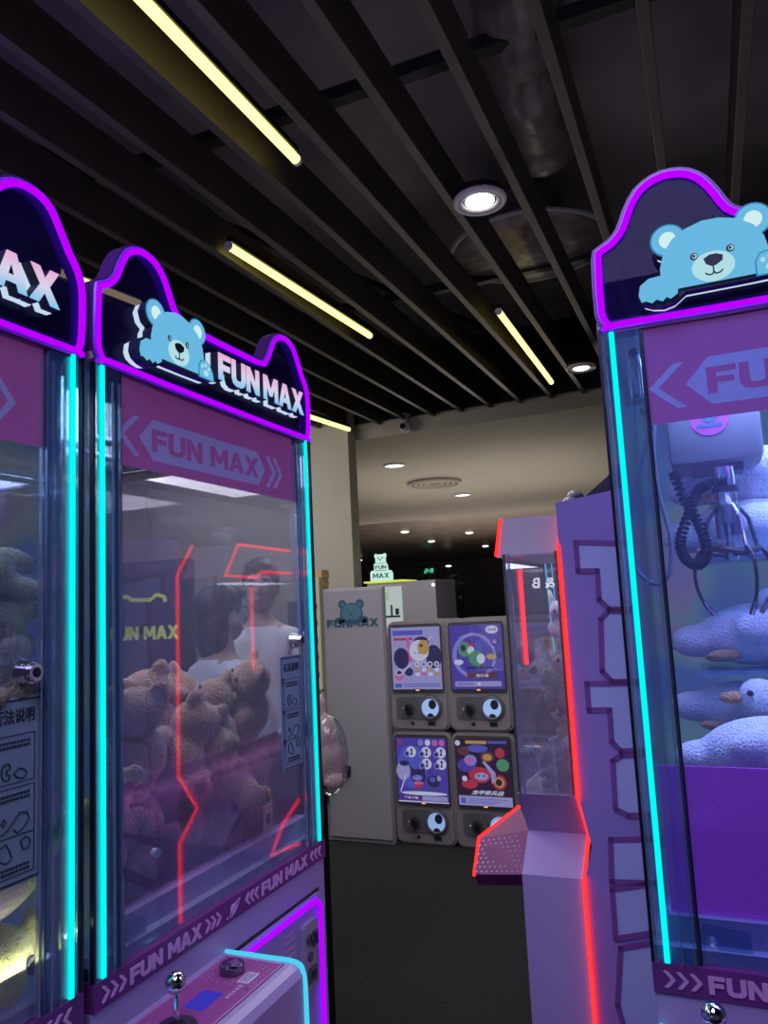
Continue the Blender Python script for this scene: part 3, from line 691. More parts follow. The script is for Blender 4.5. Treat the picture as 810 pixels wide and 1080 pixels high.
def goose(kind=0):
    r = empty('plush_goose', (0, 0, 0))
    b = MB().mat('plush_white').ell((0, 0, 0), (.105, .070, .055)).ell((.10, 0, -.005), (.05, .045, .03)).ell((-.02, .06, .01), (.07, .03, .03), Euler((0, 0, .4)).to_matrix()).ell((-.02, -.06, .01), (.07, .03, .03), Euler((0, 0, -.4)).to_matrix())
    for k in range(7): b.ell((-.09-k*.016, 0, .02+.012*k-(.002*k*k if kind else 0)), (.026, .026, .024))
    hd = Vector((-.205, 0, .02+.072-(.072 if kind else 0)))
    b.ell(hd, (.034, .030, .030))
    remeshed('body', b, .007, 'plush_white', r, 3)
    obj('beak', MB().mat('plush_orange').ell(hd+Vector((-.040, 0, -.004)), (.024, .014, .011)), r)
    for sy in (-1, 1):
        obj('eye', MB().mat('eye_black').ell(hd+Vector((-.016, sy*.027, .008)), (.0055, .004, .0055), seg=10), r)
        obj('foot', MB().mat('plush_orange').ell((.06, sy*.045, -.035), (.035, .018, .010), Euler((0, 0, sy*.5)).to_matrix()), r)
    return r
gp = goose(0); gp2 = goose(1)
G = [ # loc, rot, scale, label, proto
 ((.055, 1.44, 1.235), (.1, .12, 3.0), 1.0, 'white plush goose drooping in front over the purple bin edge at the left', 1),
 ((.275, 1.56, 1.215), (.05, 0, .05), 1.05, 'white plush goose with orange beak and black eye facing left under the lower shelf', 0),
 ((.19, 1.38, 1.205), (.1, .1, 3.3), .9, 'white plush goose flopped on the purple bin edge under the orange beaked head', 1),
 ((.42, 1.56, 1.23), (.2, 0, 2.9), 1.0, 'white plush goose on the heap by the right picture edge', 0),
 ((.050, 1.66, 1.270), (.1, -.1, 3.1), 1.0, 'white plush goose lying behind the drooping ones, under the lower shelf at the left', 1),
 ((.075, 1.67, 1.415), (.1, .05, 3.2), 1.1, 'white plush goose lying on the lower clear shelf at its left end', 1),
 ((.31, 1.62, 1.425), (0, -.1, 3.4), 1.25, 'big white plush goose on the lower clear shelf by the right picture edge', 1),
 ((.20, 1.60, 1.50), (.2, .2, 2.8), .95, 'white plush goose atop the lower shelf ones, under a prong of the claw', 1),
 ((.085, 1.68, 1.620), (0, 0, 3.1), 1.15, 'white plush goose on the upper clear shelf behind the coiled cord', 1),
 ((.36, 1.66, 1.620), (.1, 0, 3.2), 1.2, 'white plush goose on the upper clear shelf at the right', 1),
 ((.10, 1.70, 1.725), (.1, .05, 3.0), 1.15, 'white plush goose topmost under the white gantry box', 1),
 ((.38, 1.70, 1.74), (.1, .05, 3.2), 1.15, 'white plush goose topmost at the right, beside the holographic panel', 1),
 ((.05, 1.60, 1.09), (.2, .2, 3.0), .95, 'white plush goose sunk behind the purple acrylic on the left', 1),
 ((.28, 1.50, 1.09), (.2, .1, 3.2), 1.0, 'white plush goose sunk behind the purple acrylic on the right', 1),
]
for p, ro, sc, la, k in G:
    c = copy_tree(gp2 if k else gp); place(c, p, ro, sc); tag(c, la, 'plush toy', 'white plush geese in the right machine')
drop(gp); drop(gp2)

# ------------------------------------------------------------------ red neon machine in the middle
M = empty('red_neon_machine', (-.412, 1.95, 0), 0, 'small toy vending machine edged in red neon with a puzzle patterned side', 'claw machine')
def ml(x, y, z): return (x+.412, y-1.95, z)
XL, XR = -.479, -.333
prof = [(1.866, 0), (1.866, .855), (1.958, .930), (1.866, 1.04)]
b = MB().mat('cab_lilac').prism([ml(XL, y, z) for y, z in prof] + [ml(XL, 2.40, 1.04), ml(XL, 2.40, 0)], (XR-XL, 0, 0)); obj('cabinet', b, M, False)
hood = [(1.885, 1.612), (1.955, 1.716), (2.40, 1.716), (2.40, 1.612)]
obj('hood', MB().mat('cab_white').prism([ml(XL-.014, y, z) for y, z in hood], (XR-XL+.014, 0, 0)), M, False)
for x in (XL+.002, XR-.014):
    obj('glass_frame', MB().mat('steel').cyl(ml(x+.005, 1.872, 1.04), ml(x+.005, 1.872, 1.618), .0042).mat('edge_clear').b2(ml(x, 0, 0)[0]+.012, ml(x, 0, 0)[0]+.020, -.078, -.073, 1.04, 1.618), M)
obj('front_glass', MB().mat('glass_milky').b2(*[ml(XL+.006, 0, 0)[0], ml(XR-.006, 0, 0)[0]], -.082, -.080, 1.045, 1.615), M, False)
obj('side_glass', MB().mat('glass_clear').b2(ml(XL+.002, 0, 0)[0], ml(XL+.004, 0, 0)[0], -.070, .44, 1.045, 1.615), M, False)
obj('back_glass', MB().mat('glass_clear').b2(ml(XL+.006, 0, 0)[0], ml(XR-.006, 0, 0)[0], .438, .44, 1.045, 1.615), M, False)
obj('cyan_reflection', MB().mat('cyan_soft').tube([ml(-.415, 2.1, 1.6), ml(-.405, 2.1, 1.25)], .0025).tube([ml(-.398, 2.1, 1.6), ml(-.390, 2.1, 1.22)], .0018), M)  # cyan reflections in the glass, modelled as glowing tubes
obj('interior_neon', MB().mat('red').b2(ml(-.478, 0, 0)[0], ml(-.470, 0, 0)[0], .10, .104, 1.33, 1.585).b2(ml(-.375, 0, 0)[0], ml(-.366, 0, 0)[0], .20, .204, 1.60, 1.617), M)
flap = MB().mat('edge_clear').tube([ml(x, 1.880, z) for x, z in ((-.468, 1.06), (-.468, 1.135), (-.455, 1.148), (-.372, 1.146), (-.360, 1.135), (-.358, 1.06))], .0024)
obj('prize_flap', flap, M)
# red neon lines
R_ = MB().mat('red').tube([ml(XR+.001, 1.945, 1.722), ml(XR, 1.868, 1.628), ml(XR, 1.860, 1.04), ml(XR+.004, 1.950, .930), ml(XR, 1.860, .855), ml(XR, 1.860, .03)], .0042)
obj('neon_outline', R_, M)
hl = [(1.955, 1.714), (1.885, 1.618), (2.049, 1.614), (2.083, 1.633), (2.355, 1.633), (2.365, 1.708)]
obj('neon_outline', MB().mat('red').tube([ml(XL-.016, y, z) for y, z in hl], .0045, True), M)
dk = [(-.557, 2.186, .925), (-.614, 1.973, .897), (-.611, 1.906, .829), (-.479, 1.868, .853), (-.474, 1.958, .930)]
obj('neon_outline', MB().mat('red').tube([ml(*q) for q in dk[:3]] + [ml(-.600, 2.086, .808)], .0045), M)
wg = MB().mat('deck_wing'); top = [ml(*q) for q in dk]; wg.prism(top, (0, .03, -.035))
cwing = obj('control_wing', wg, M, False)
dots = MB().mat('deck_dot')
A0, A1, A2 = Vector(ml(*dk[2])), Vector(ml(*dk[3])), Vector(ml(*dk[1])); A3 = Vector(ml(*dk[4]))
for i in range(9):
    for j in range(8):
        u, v = (i+.5+(j % 2)*.5)/9.5, (j+.6)/8.5
        if u > .98 or u+v*.25 > 1.05: continue
        p = (A0*(1-u)+A1*u)*(1-v) + (A2*(1-u)+A3*u)*v
        nn = (A1-A0).cross(A2-A0).normalized(); nn = nn if nn.z > 0 else -nn
        dots.cyl(p-nn*.001, p+nn*.0016, .0028*(1-.5*u), seg=8)
obj('wing_dots', dots, M, False)
# puzzle patterned side, turned a little
P0 = Vector((-.333, 1.868, 0)); E1 = Vector((.966, -.26, 0)); NN = Vector((-.26, -.966, 0))
LEN = .206
def onPanel(x, y):
    d = sight(x, y); k = (P0-CP).dot(NN)/d.dot(NN); q = CP+d*k; return ((q-P0).dot(E1), q.z)
def pp(u, z, d=0): q = P0+E1*u+NN*d; return ml(q.x, q.y, z)
sp = MB().mat('puzzle_base').prism([pp(0, .02), pp(LEN, .02), pp(LEN, 1.752), pp(.0, 1.735), pp(0, 1.04), pp(.024, .93), pp(0, .855)], ml(0, 0, 0) and tuple(-NN*.02))
side = obj('side_panel', sp, M, False)
def ribbon(b, L, w, d0, d1):
    for a, c in zip(L, L[1:]):
        a, c = Vector(a), Vector(c); t = (c-a).normalized(); n_ = Vector((-t.y, t.x))*w/2; a2, c2 = a-t*w*.4, c+t*w*.4
        Q = [a2+n_, c2+n_, c2-n_, a2-n_]; b.prism([pp(min(q.x, LEN), q.y, d0) for q in Q], tuple(NN*(d1-d0)))
zz = lambda L: [onPanel(490+x/4.5, 500+y/4.5) for x, y in L]
zl = lambda L: [onPanel(490+x/4.5, 720+y/4.5) for x, y in L]
tiles = MB().mat('puzzle_tile'); lines = MB().mat('puzzle_line')
def clampu(L): return [(min(max(u, .004), LEN-.002), z) for u, z in L]
for L in (zz([(530, 325), (540, 460), (632, 460), (640, 595), (685, 640), (990, 640), (990, 318)]), zz([(685, 650), (648, 690), (655, 935), (700, 985), (990, 985), (990, 650)]), zl([(582, 5), (592, 130), (690, 130), (700, 280), (745, 325), (990, 325), (990, 5)]),
          zl([(745, 345), (705, 372), (718, 600), (780, 630), (990, 630), (990, 345)]), zl([(695, 745), (700, 945), (990, 955), (990, 745)]), [onPanel(x, y) for x, y in ((646, 938), (650, 990), (760, 990), (760, 938))], [onPanel(x, y) for x, y in ((655, 1000), (652, 1060), (660, 1090), (760, 1090), (760, 1000))]):
    L = clampu(L); tiles.prism([pp(u, z, .0003) for u, z in L], tuple(NN*.0010))
    ribbon(lines, L+[L[0]], .013, .0015, .0025)
obj('puzzle_tiles', tiles, side, False); obj('puzzle_lines', lines, side, False)
b = MB().mat('roof_dark').prism([pp(.030, 1.750, 0), pp(.30, 1.760, 0), pp(.30, 1.90, 0), pp(.13, 1.86, 0)][:0] or [ml(*onY(603, 536, 1.95)), ml(*onY(660, 534, 1.95)), ml(*onY(660, 480, 1.95)), ml(*onY(640, 503, 1.95))], (0, .02, 0))
obj('slanted_roof_board', b, M, False)
b = MB().mat('cab_white')
b.ell(ml(*onY(602, 531, 2.1)), (.022, .05, .018)).ell(ml(*onY(607, 523, 2.15)), (.022, .05, .014))
obj('roof_trim', b, M)
# toys in it
def rabbit(p, s, rot, mat, face, label):
    r = empty('rabbit_plush', p, 0, label, 'plush toy', 'plush toys in the red neon machine'); r.scale = (s,)*3; r.rotation_euler = rot
    remeshed('body', MB().mat(mat).ell((0, 0, 0), (.035, .03, .042)).ell((0, 0, .055), (.033, .03, .030)).ell((-.015, 0, .10), (.009, .008, .028)).ell((.017, 0, .10), (.009, .008, .028)).ell((-.036, -.01, .005), (.012, .012, .025)).ell((.036, -.01, .005), (.012, .012, .025)).ell((.017, -.012, -.045), (.014, .018, .018)).ell((-.017, -.012, -.045), (.014, .018, .018)), .005, mat, r)
    obj('face', MB().mat(face).ell((0, -.018, .052), (.025, .015, .022)), r)
    for sx in (-1, 1): obj('eye', MB().mat('eye_black').ell((sx*.010, -.033, .056), (.0045, .003, .0055), seg=8), r)
rabbit((-.375, 1.965, 1.295), .95, (0, .25, .1), 'plush_green', 'plush_white', 'pale green rabbit eared plush high behind the red neon edge')
rabbit((-.375, 2.10, 1.42), .9, (0, -.2, 0), 'plush_white', 'plush_lilac', 'white dotted plush above the pale green rabbit')
rabbit((-.42, 2.20, 1.24), .95, (0, .3, .4), 'plush_brown', 'plush_peach', 'brown plush in the middle of the red neon machine')
rabbit((-.40, 2.25, 1.13), 1.0, (0, -.5, .2), 'plush_peach', 'plush_white', 'peach plush sitting below the brown one')
rabbit((-.42, 2.10, 1.10), .8, (0, 1.2, .2), 'plush_lilac', 'plush_white', 'lilac plush lying at the left of the red neon machine')
rabbit((-.385, 1.935, 1.075), .8, (-.3, 1.35, 0), 'plush_lilac', 'plush_peach', 'lilac plush with a peach face lying at the front glass')
rabbit((-.438, 1.95, 1.10), .6, (0, -.5, .4), 'plush_lilac', 'plush_lilac', 'small lilac plush bottle shaped toy at the front left corner')
rabbit((-.385, 2.33, 1.34), 1.0, (0, .3, 0), 'plush_tan', 'plush_peach', 'tan plush at the rear of the red neon machine')
rabbit((-.43, 2.36, 1.24), 1.0, (0, -.3, 0), 'plush_lilac', 'plush_white', 'pale lilac plush at the rear of the red neon machine')

# ------------------------------------------------------------------ capsule toy machines
def rounded(x0, x1, z0, z1, r, n=5):
    P = []
    for cx_, cz_, a0 in ((x1-r, z1-r, 0), (x0+r, z1-r, 90), (x0+r, z0+r, 180), (x1-r, z0+r, 270)):
        for k in range(n+1): a = math.radians(a0+90*k/n); P.append((cx_+r*math.cos(a), cz_+r*math.sin(a)))
    return P
def gacha(x, z, label, style, y=4.70):
    w, h = .203, .70
    t = empty('capsule_machine', (x, y, z), .0, label, 'capsule machine', 'grey capsule toy machines stacked two high')
    b = MB().mat('gacha').plate(rounded(-w, w, 0, h, .05), .0, .42).plate(rounded(-w+.012, w-.012, .012, h-.012, .045), -.012, .0); obj('body', b, t, False)
    wd = MB().mat('gacha_dark').plate(rounded(-.182, .182, .240, .680, .022), -.012, -.020); wf = obj('window_frame', wd, t, False)
    X0, X1, Z0, Z1 = -.170, .170, .262, .660
    a = MB()
    def Rr(m, u0, u1, v0, v1, k=1): a.mat(m).b2(X0+u0*(X1-X0), X0+u1*(X1-X0), -.0205-.0004*k-.0003, -.0205-.0004*k, Z0+v0*(Z1-Z0), Z0+v1*(Z1-Z0))
    def El(m, u, v, r1, r2, k=2): a.mat(m).plate(ellpts(X0+u*(X1-X0), Z0+v*(Z1-Z0), r1*(X1-X0), r2*(X1-X0), 18), -.0205-.0004*k, -.0205-.0004*k-.0003)
    def Pg(m, L, k=2): a.mat(m).plate([(X0+u*(X1-X0), Z0+v*(Z1-Z0)) for u, v in L], -.0205-.0004*k, -.0205-.0004*k-.0003)
    if style == 0:
        Rr('p_pale', 0, 1, 0, 1, 0); El('p_navy', .2, .5, .16, .2); El('p_navy', .86, .52, .16, .22); El('p_navy', .62, .76, .16, .10); Pg('p_pink', [(.30, .85), (.36, .45), (.43, .40), (.38, .85)], 3)
        Rr('p_red', .05, .45, .79, .83, 3); Rr('p_blue', .04, .66, .87, .95, 3); El('p_white', .57, .62, .20, .20, 4); El('p_gold', .66, .67, .12, .14, 5); El('p_navy', .62, .70, .03, .03, 6)
        for q in (.49, .56): El('p_navy', q, .58, .014, .014, 6)
        El('p_navy', .34, .28, .09, .08, 3); El('p_pink', .14, .20, .09, .07, 4); El('p_white', .14, .27, .07, .06, 5); El('p_navy', .14, .27, .05, .04, 6)
        for i in range(4): El('p_white', .52+i*.13, .40, .052, .052, 5); El(('p_gold', 'p_blue', 'p_navy', 'p_blue')[i], .52+i*.13, .40, .03, .03, 6); El(('p_gold', 'p_white', 'p_gold', 'p_white')[i], .52+i*.13, .31, .045, .04, 5); El(('p_white', 'p_pink', 'p_white', 'p_gold')[i], .52+i*.13, .24, .05, .035, 5)
        Rr('p_blue', .04, .18, .03, .09, 3); Rr('p_blue', .22, .96, .075, .09, 3); Rr('p_blue', .22, .96, .04, .055, 3)
        Pg('p_white', [(.22, .28), (.42, .44), (.43, .43), (.235, .27)], 5); Pg('p_white', [(.7, .75), (.86, .86), (.87, .85), (.71, .74)], 5)
    elif style == 1:
        Rr('p_violet', 0, 1, 0, 1, 0); El('p_violet2', .45, .52, .42, .42, 1); El('p_violet', .47, .52, .36, .36, 2); El('p_green', .28, .62, .13, .14, 3); El('p_navy', .25, .64, .05, .06, 4); El('p_white', .40, .60, .07, .08, 4); El('p_blue', .55, .68, .08, .10, 4); El('p_green', .50, .48, .15, .14, 5); El('p_white', .58, .47, .08, .09, 6); El('p_red', .42, .70, .07, .03, 5); El('p_gold', .78, .50, .10, .05, 4); El('p_navy', .86, .72, .07, .06, 4); El('p_violet2', .86, .73, .045, .04, 5)
        El('p_white', .82, .92, .12, .075, 5); El('p_white', .15, .42, .09, .05, 5); El('p_navy', .93, .52, .06, .05, 4)
        for i in range(6): Rr('p_white', .18+i*.05, .20+i*.05, .80+i*.012, .815+i*.012, 3); Rr('p_white', .62+i*.04, .635+i*.04, .78-i*.03, .795-i*.03, 3)
        Rr('p_brown', .30, .88, .17, .25, 4); Rr('p_pale', .06, .94, .04, .12, 4); El('p_white', .52, .08, .03, .03, 6); Rr('p_blue', .10, .42, .085, .095, 5); Rr('p_blue', .10, .42, .065, .075, 5); Rr('p_navy', .30, .8, .31, .345, 4)
    elif style == 2:
        Rr('p_violet', 0, 1, 0, 1, 0); El('p_blue', .3, .55, .3, .4, 1); El('p_pale', .12, .48, .14, .17, 2)
        for u, v in ((.28, .78), (.58, .78), (.87, .78), (.58, .60), (.87, .60)):
            El('p_white', u+.02, v, .10, .10, 3); El('p_violet2', u-.07, v-.03, .06, .06, 4); El('p_navy', u-.07, v-.03, .035, .035, 5); Pg('p_navy', [(u+.0, v+.05), (u+.06, v+.05), (u+.04, v), (u+.05, v-.05), (u+.0, v-.05), (u+.02, v)], 5)
        for i, c in enumerate(('p_violet2', 'p_white', 'p_pink', 'p_pink')): El(c, .50+i*.14, .93, .055, .06, 4)
        El('p_red', .08, .94, .04, .04, 4)
        El('p_navy', .42, .40, .15, .14, 4); Pg('p_navy', [(.28, .42), (.26, .56), (.36, .50), (.48, .50), (.56, .56), (.56, .42)], 5); El('p_violet2', .40, .38, .10, .05, 6); Pg('p_blue', [(.34, .42), (.40, .39), (.34, .38)], 7); Pg('p_blue', [(.50, .42), (.44, .39), (.50, .38)], 7); El('p_red', .42, .26, .09, .05, 5); El('p_pink', .42, .30, .10, .03, 6)
        El('p_navy', .72, .33, .13, .11, 4); El('p_blue', .70, .36, .06, .05, 5); El('p_pale', .83, .38, .04, .05, 5); El('p_navy', .15, .60, .10, .05, 4); Pg('p_white', [(.04, .16), (.16, .42), (.18, .42), (.06, .15)], 5)
        El('p_white', .52, .14, .46, .035, 3); Rr('p_violet3', .0, .48, .03, .11, 5); Rr('p_pale', .48, .98, .03, .10, 5); Rr('p_white', 0, 1, 0, .018, 6)
    else:
        Rr('p_dark', 0, 1, 0, 1, 0); Rr('p_gold', .18, .58, .93, .98, 2); Rr('p_blue', .6, .95, .94, .98, 2); El('p_white', .03, .94, .05, .05, 3)
        El('p_blue', .40, .86, .20, .07, 2); El('p_red', .82, .80, .09, .09, 3); El('p_violet2', .26, .68, .12, .10, 3); El('p_violet', .18, .60, .18, .12, 2); El('p_pink', .24, .67, .07, .05, 4); El('p_brown', .58, .74, .13, .10, 3); El('p_gold', .58, .73, .09, .06, 4); El('p_green', .86, .62, .12, .11, 3); El('p_brown', .14, .82, .12, .08, 2)
        El('p_red', .42, .46, .21, .14, 4); El('p_pale', .45, .44, .13, .07, 5); El('p_red', .22, .32, .15, .08, 5); El('p_white', .13, .40, .05, .05, 6); Pg('p_pale', [(.48, .66), (.52, .68), (.72, .50), (.70, .36), (.64, .34), (.63, .48)], 6); El('p_red', .78, .36, .13, .13, 3); El('p_gold', .78, .36, .09, .09, 4); El('p_dark', .77, .36, .06, .06, 5)
        for q in (.40, .50): El('p_dark', q, .45, .016, .02, 7)
        Rr('p_pale', 0, 1, 0, .145, 6); Rr('p_blue', .04, .13, .03, .11, 7)
        for i in range(3): Rr('p_blue', .18, .9-.1*i, .095-.03*i, .103-.03*i, 7)
    obj('poster', a, wf, False)
    def tx(s_, u0, u1, v0, v1, m, k=9, sh=0, bold=.02): text('poster_text', s_, X0+u0*(X1-X0), X0+u1*(X1-X0), Z0+v0*(Z1-Z0), Z0+v1*(Z1-Z0), -.0205-.0004*k, m, wf, .0003, bold, shear=sh)
    if style == 1: tx('蛋玩兽', .47, .71, .185, .235, 'p_white'); tx('Gmall', .74, .90, .90, .945, 'p_navy')
    if style == 3: tx('龙甲奇兵战', .24, .86, .165, .235, 'p_white', sh=.4, bold=.03)
    if style == 2: tx('变身卡兽', .12, .40, .05, .09, 'p_white')
    obj('window_glass', MB().mat('glass_clear').plate(rounded(-.173, .173, .258, .664, .01), -.0255, -.0265), wf, False)
    obj('price_light', MB().mat('gacha_dark').b2(-.03, .05, -.023, -.012, .250, .264).mat('lcd_led').b2(-.012, .012, -.0242, -.0225, .253, .261), t, False)
    pt = obj('front_plate', MB().mat('gacha_plate').plate(rounded(-.155, .10, .075, .215, .03), -.012, -.018).plate(ellpts(.078, .145, .083, .083, 32), -.012, -.019), t, False)
    kn = MB().mat('gacha_dark').cyl((-.065, -.018, .140), (-.065, -.026, .140), .038, seg=24).mat('steel').cyl((-.065, -.026, .140), (-.065, -.05, .140), .024, .020, 20).box((-.065, -.055, .140), (.012, .02, .058)).mat('gacha_dark').b2(-.118, -.112, -.020, -.017, .165, .190).b2(-.118, -.112, -.020, -.017, .092, .112).mat('lcd_led').ell((-.105, -.02, .14), .004, seg=8)
    obj('turn_knob', kn, pt)
    ch = MB().mat('gacha_plate').tube([(.078+.066*math.cos(k*PI/16), -.020, .145+.066*math.sin(k*PI/16)) for k in range(32)], .008, True).mat('chute_in').plate(ellpts(.078, .145, .060, .060, 30), -.0195, -.0205).mat('ink').plate(ellpts(.094, .166, .026, .030, 20), -.0206, -.0212).plate([(.052, .091), (.062, .106), (.078, .112), (.094, .106), (.104, .091), (.078, .084)], -.0206, -.0212)
    obj('capsule_chute', ch, pt)
    obj('return_hole', MB().mat('ink').plate(ellpts(-.05, .045, .013, .013, 16), -.0125, -.014).plate(rounded(.055, .105, .032, .058, .006), -.0125, -.014).mat('steel').b2(.066, .074, -.0155, -.014, .038, .052).b2(.088, .096, -.0155, -.014, .038, .052), t, False)
    return t
for n_, c_ in dict(p_pale=(.42, .38, .75), p_white=(.75, .75, .95), p_navy=(.03, .025, .12), p_pink=(.7, .15, .45), p_red=(.55, .04, .09), p_blue=(.10, .12, .62), p_gold=(.62, .36, .10), p_violet=(.09, .06, .46), p_violet2=(.30, .26, .80), p_violet3=(.10, .03, .30), p_green=(.10, .35, .18), p_brown=(.14, .05, .06), p_dark=(.035, .01, .045)).items(): em(n_, c_, .78)
xs_ = (-1.806, -1.398, -.988)
gacha(xs_[0], .705, 'top capsule machine beside the white panel, poster with a gold and white round figure', 0)
gacha(xs_[1], .705, 'top capsule machine with a violet poster and a brown title bar', 1)
gacha(xs_[0]+.0, .0, 'bottom capsule machine with a violet blue poster of five white bubbles', 2)
gacha(xs_[1]+.0, .0, 'bottom capsule machine with a dark poster crowded with red figures', 3)
gacha(xs_[2], .705, 'top capsule machine seen through the glass of the red neon machine', 0)
gacha(xs_[2], .0, 'bottom capsule machine mostly hidden by the red neon machine', 3)

# ------------------------------------------------------------------ FUN MAX white cabinet and things around it
t = empty('storage_cabinet', (-2.24, 4.62, 0), 0, 'tall plain white cabinet printed with a dark blue bear and FUNMAX', 'cabinet')
obj('body', MB().mat('cab_grey').b2(-.225, .235, .015, .07, .0, 1.645, .006), t, False)
obj('door', MB().mat('cab_grey').b2(-.205, .232, .0, .015, .03, 1.63, .004), t, False)
obj('side_post', MB().mat('cab_grey').b2(-.245, -.22, -.01, .05, 0, 1.70, .004), t, False)
obj('door_handle', MB().mat('ink').b2(-.16, -.04, -.035, .0, .43, .485, .004), t, False)
hg = MB().mat('steel')
for z in (.25, .8, 1.4): hg.cyl((-.216, -.008, z), (-.216, -.008, z+.06), .008)
obj('hinges', hg, t)
bp = MB().mat('blue_print')
for ex in (-.055, .075): bp.mat('blue_print').plate(ellpts(ex, 1.535, .030, .030), -.001, 0).mat('blue_print_lt').plate(ellpts(ex, 1.535, .015, .015), -.002, -.001)
bp.mat('blue_print').plate(ellpts(.01, 1.475, .085, .070), -.0015, 0).mat('blue_print_lt').plate(ellpts(.01, 1.480, .074, .058), -.0025, -.0015).plate(ellpts(.01, 1.46, .034, .024), -.0035, -.0025)
bp.mat('blue_print').plate(ellpts(.01, 1.468, .012, .009), -.0045, -.0035).plate(ellpts(-.018, 1.487, .006, .006), -.0045, -.0025).plate(ellpts(.038, 1.487, .006, .006), -.0045, -.0025).plate(ellpts(-.075, 1.430, .035, .022), -.003, 0).plate(ellpts(.100, 1.430, .035, .022), -.003, 0)
obj('bear_print', bp, t, False)
block('lettering', 'FUNMAX', -.175, .205, 1.385, 1.435, -.001, 'blue_print', t, .002)
# cardboard boxes on the ledge behind it
for i in range(3):
    tag(obj('cardboard_box', MB().mat('cardboard').b2(-.075, .075, -.06, .06, 0, .062, .003).mat('rack_yellow').b2(-.012, .012, -.0605, .0605, .002, .063), None, False, (-2.80+.004*i, 5.2, 1.62+.064*i)), 'brown carton beside the column, ' + ('lowest', 'middle', 'topmost')[i] + ' of its stack', 'box')
tag(obj('stock_cupboard', MB().mat('cab_grey').b2(-2.95, -2.60, 5.0, 5.4, 0, 1.612, .004).mat('gacha_dark').b2(-2.94, -2.61, 4.995, 5.0, .05, 1.58), None, False), 'grey cupboard standing behind the white cabinet under the cartons', 'cupboard')
# other machine behind with light box and bear sign
t = empty('display_case', (-2.26, 5.62, 0), 0, 'grey display case behind the capsule machines with a glowing yellow top edge', 'display case')
obj('body', MB().mat('cab_grey').b2(-.30, .285, 0, .5, 0, 1.70, .005), t, False)
obj('glowing_edge', MB().mat('sign_yellow').b2(-.32, .02, -.02, .3, 1.703, 1.716), t, False)
wn = MB().mat('window_white').b2(-.165, -.0, -.006, 0, 1.28, 1.665).mat('ink').b2(-.155, -.02, -.009, -.006, 1.42, 1.435).b2(-.10, -.085, -.009, -.006, 1.435, 1.52).b2(-.06, -.03, -.009, -.006, 1.44, 1.49).mat('case_green').b2(-.15, -.11, -.009, -.006, 1.56, 1.62)
obj('lit_window', wn, t, False)
obj('corner_light', MB().mat('small_white').ell((.27, -.01, 1.66), .012), t)
pb = onY(399, 612, 5.60)
t = empty('bear_sign', (pb.x, 5.66, 1.718), 0, 'glowing pale tiered bear sign standing on the display case', 'sign')
P = [(-.095, 0), (-.095, .065), (-.085, .085), (-.060, .085), (-.060, .135), (-.045, .145), (-.045, .185), (-.055, .20), (-.045, .222), (-.028, .215), (.022, .215), (.040, .222), (.050, .205), (.040, .185), (.042, .145), (.055, .13), (.060, .085), (.085, .08), (.098, .06), (.098, 0)]
obj('board', MB().mat('sign_white').plate(P, 0, .02), t, False)
obj('sign_lines', MB().mat('blue_print_lt').b2(-.05, .05, -.003, 0, .082, .088).b2(-.04, .04, -.003, 0, .140, .144).plate(ellpts(-.018, .185, .007, .007, 10), -.003, 0).plate(ellpts(.018, .185, .007, .007, 10), -.003, 0).plate(ellpts(0, .170, .010, .007, 10), -.003, 0), t, False)
block('lettering', 'FUN', -.050, .050, .097, .125, 0, 'blue_print_lt', t, .003)
block('lettering', 'MAX', -.072, .072, .022, .062, 0, 'blue_print_lt', t, .003)
# far dark hall: little lights, exit sign and plants
for i, (x, y) in enumerate(((427, 561), (512, 576), (473, 597), (379, 591), (455, 571), (495, 562))):
    q = onZ(x, y, 3.29) if y < 585 else onY(x, y, 24)
    tag(obj('hall_light', MB().mat('small_white').ell((0, 0, 0), (.10, .10, .03)), None, True, q), ['small round light of the dark hall just under the soffit edge', 'small round light of the dark hall right above the capsule machines', 'faint round light of the dark hall above the display case corner', 'faint round light of the dark hall left of the bear sign', 'middle small round light of the dark hall', 'highest small light of the dark hall near the red neon hood'][i], 'ceiling light')
q = onY(452, 602, 24)
t = empty('exit_sign', q, 0, 'tiny green lit exit sign far in the dark hall', 'sign'); obj('lit_face', MB().mat('exit_green').b2(-.16, .16, 0, .05, -.08, .08), t, False); obj('hanger', MB().mat('black_metal').cyl((0, .02, .08), (0, .02, 1.0), .01), t)
random.seed(5)
for k, (x, y_) in enumerate(((-2.9, 8.0), (-1.75, 9.0))):
    t = empty('potted_tree', (x, y_, 0), 0, ('dark leafy potted tree behind the capsule machines, left of the pair', 'dark leafy potted tree behind the capsule machines, nearest the red neon machine')[k], 'plant')
    obj('pot', MB().mat('terracotta').cyl((0, 0, 0), (0, 0, .4), .2, .26), t); obj('trunk', MB().mat('bark').tube([(0, 0, .4), (.03, 0, .9), (-.02, .02, 1.5)], .03), t)
    lf = MB().mat('leaf')
    for i in range(420):
        d = Vector((random.gauss(0, 1), random.gauss(0, 1), random.gauss(0, 1))).normalized()*random.uniform(.25, 1); c_ = Vector((d.x*.5, d.y*.4, 1.55+d.z*.42))
        e_ = Euler((random.uniform(0, 6), random.uniform(0, 6), random.uniform(0, 6))).to_matrix(); lf.face([c_+e_ @ Vector(v) for v in ((-.02, 0, 0), (0, -.055, 0), (.02, 0, 0), (0, .07, 0))])
    obj('foliage', lf, t, False, recalc=False)

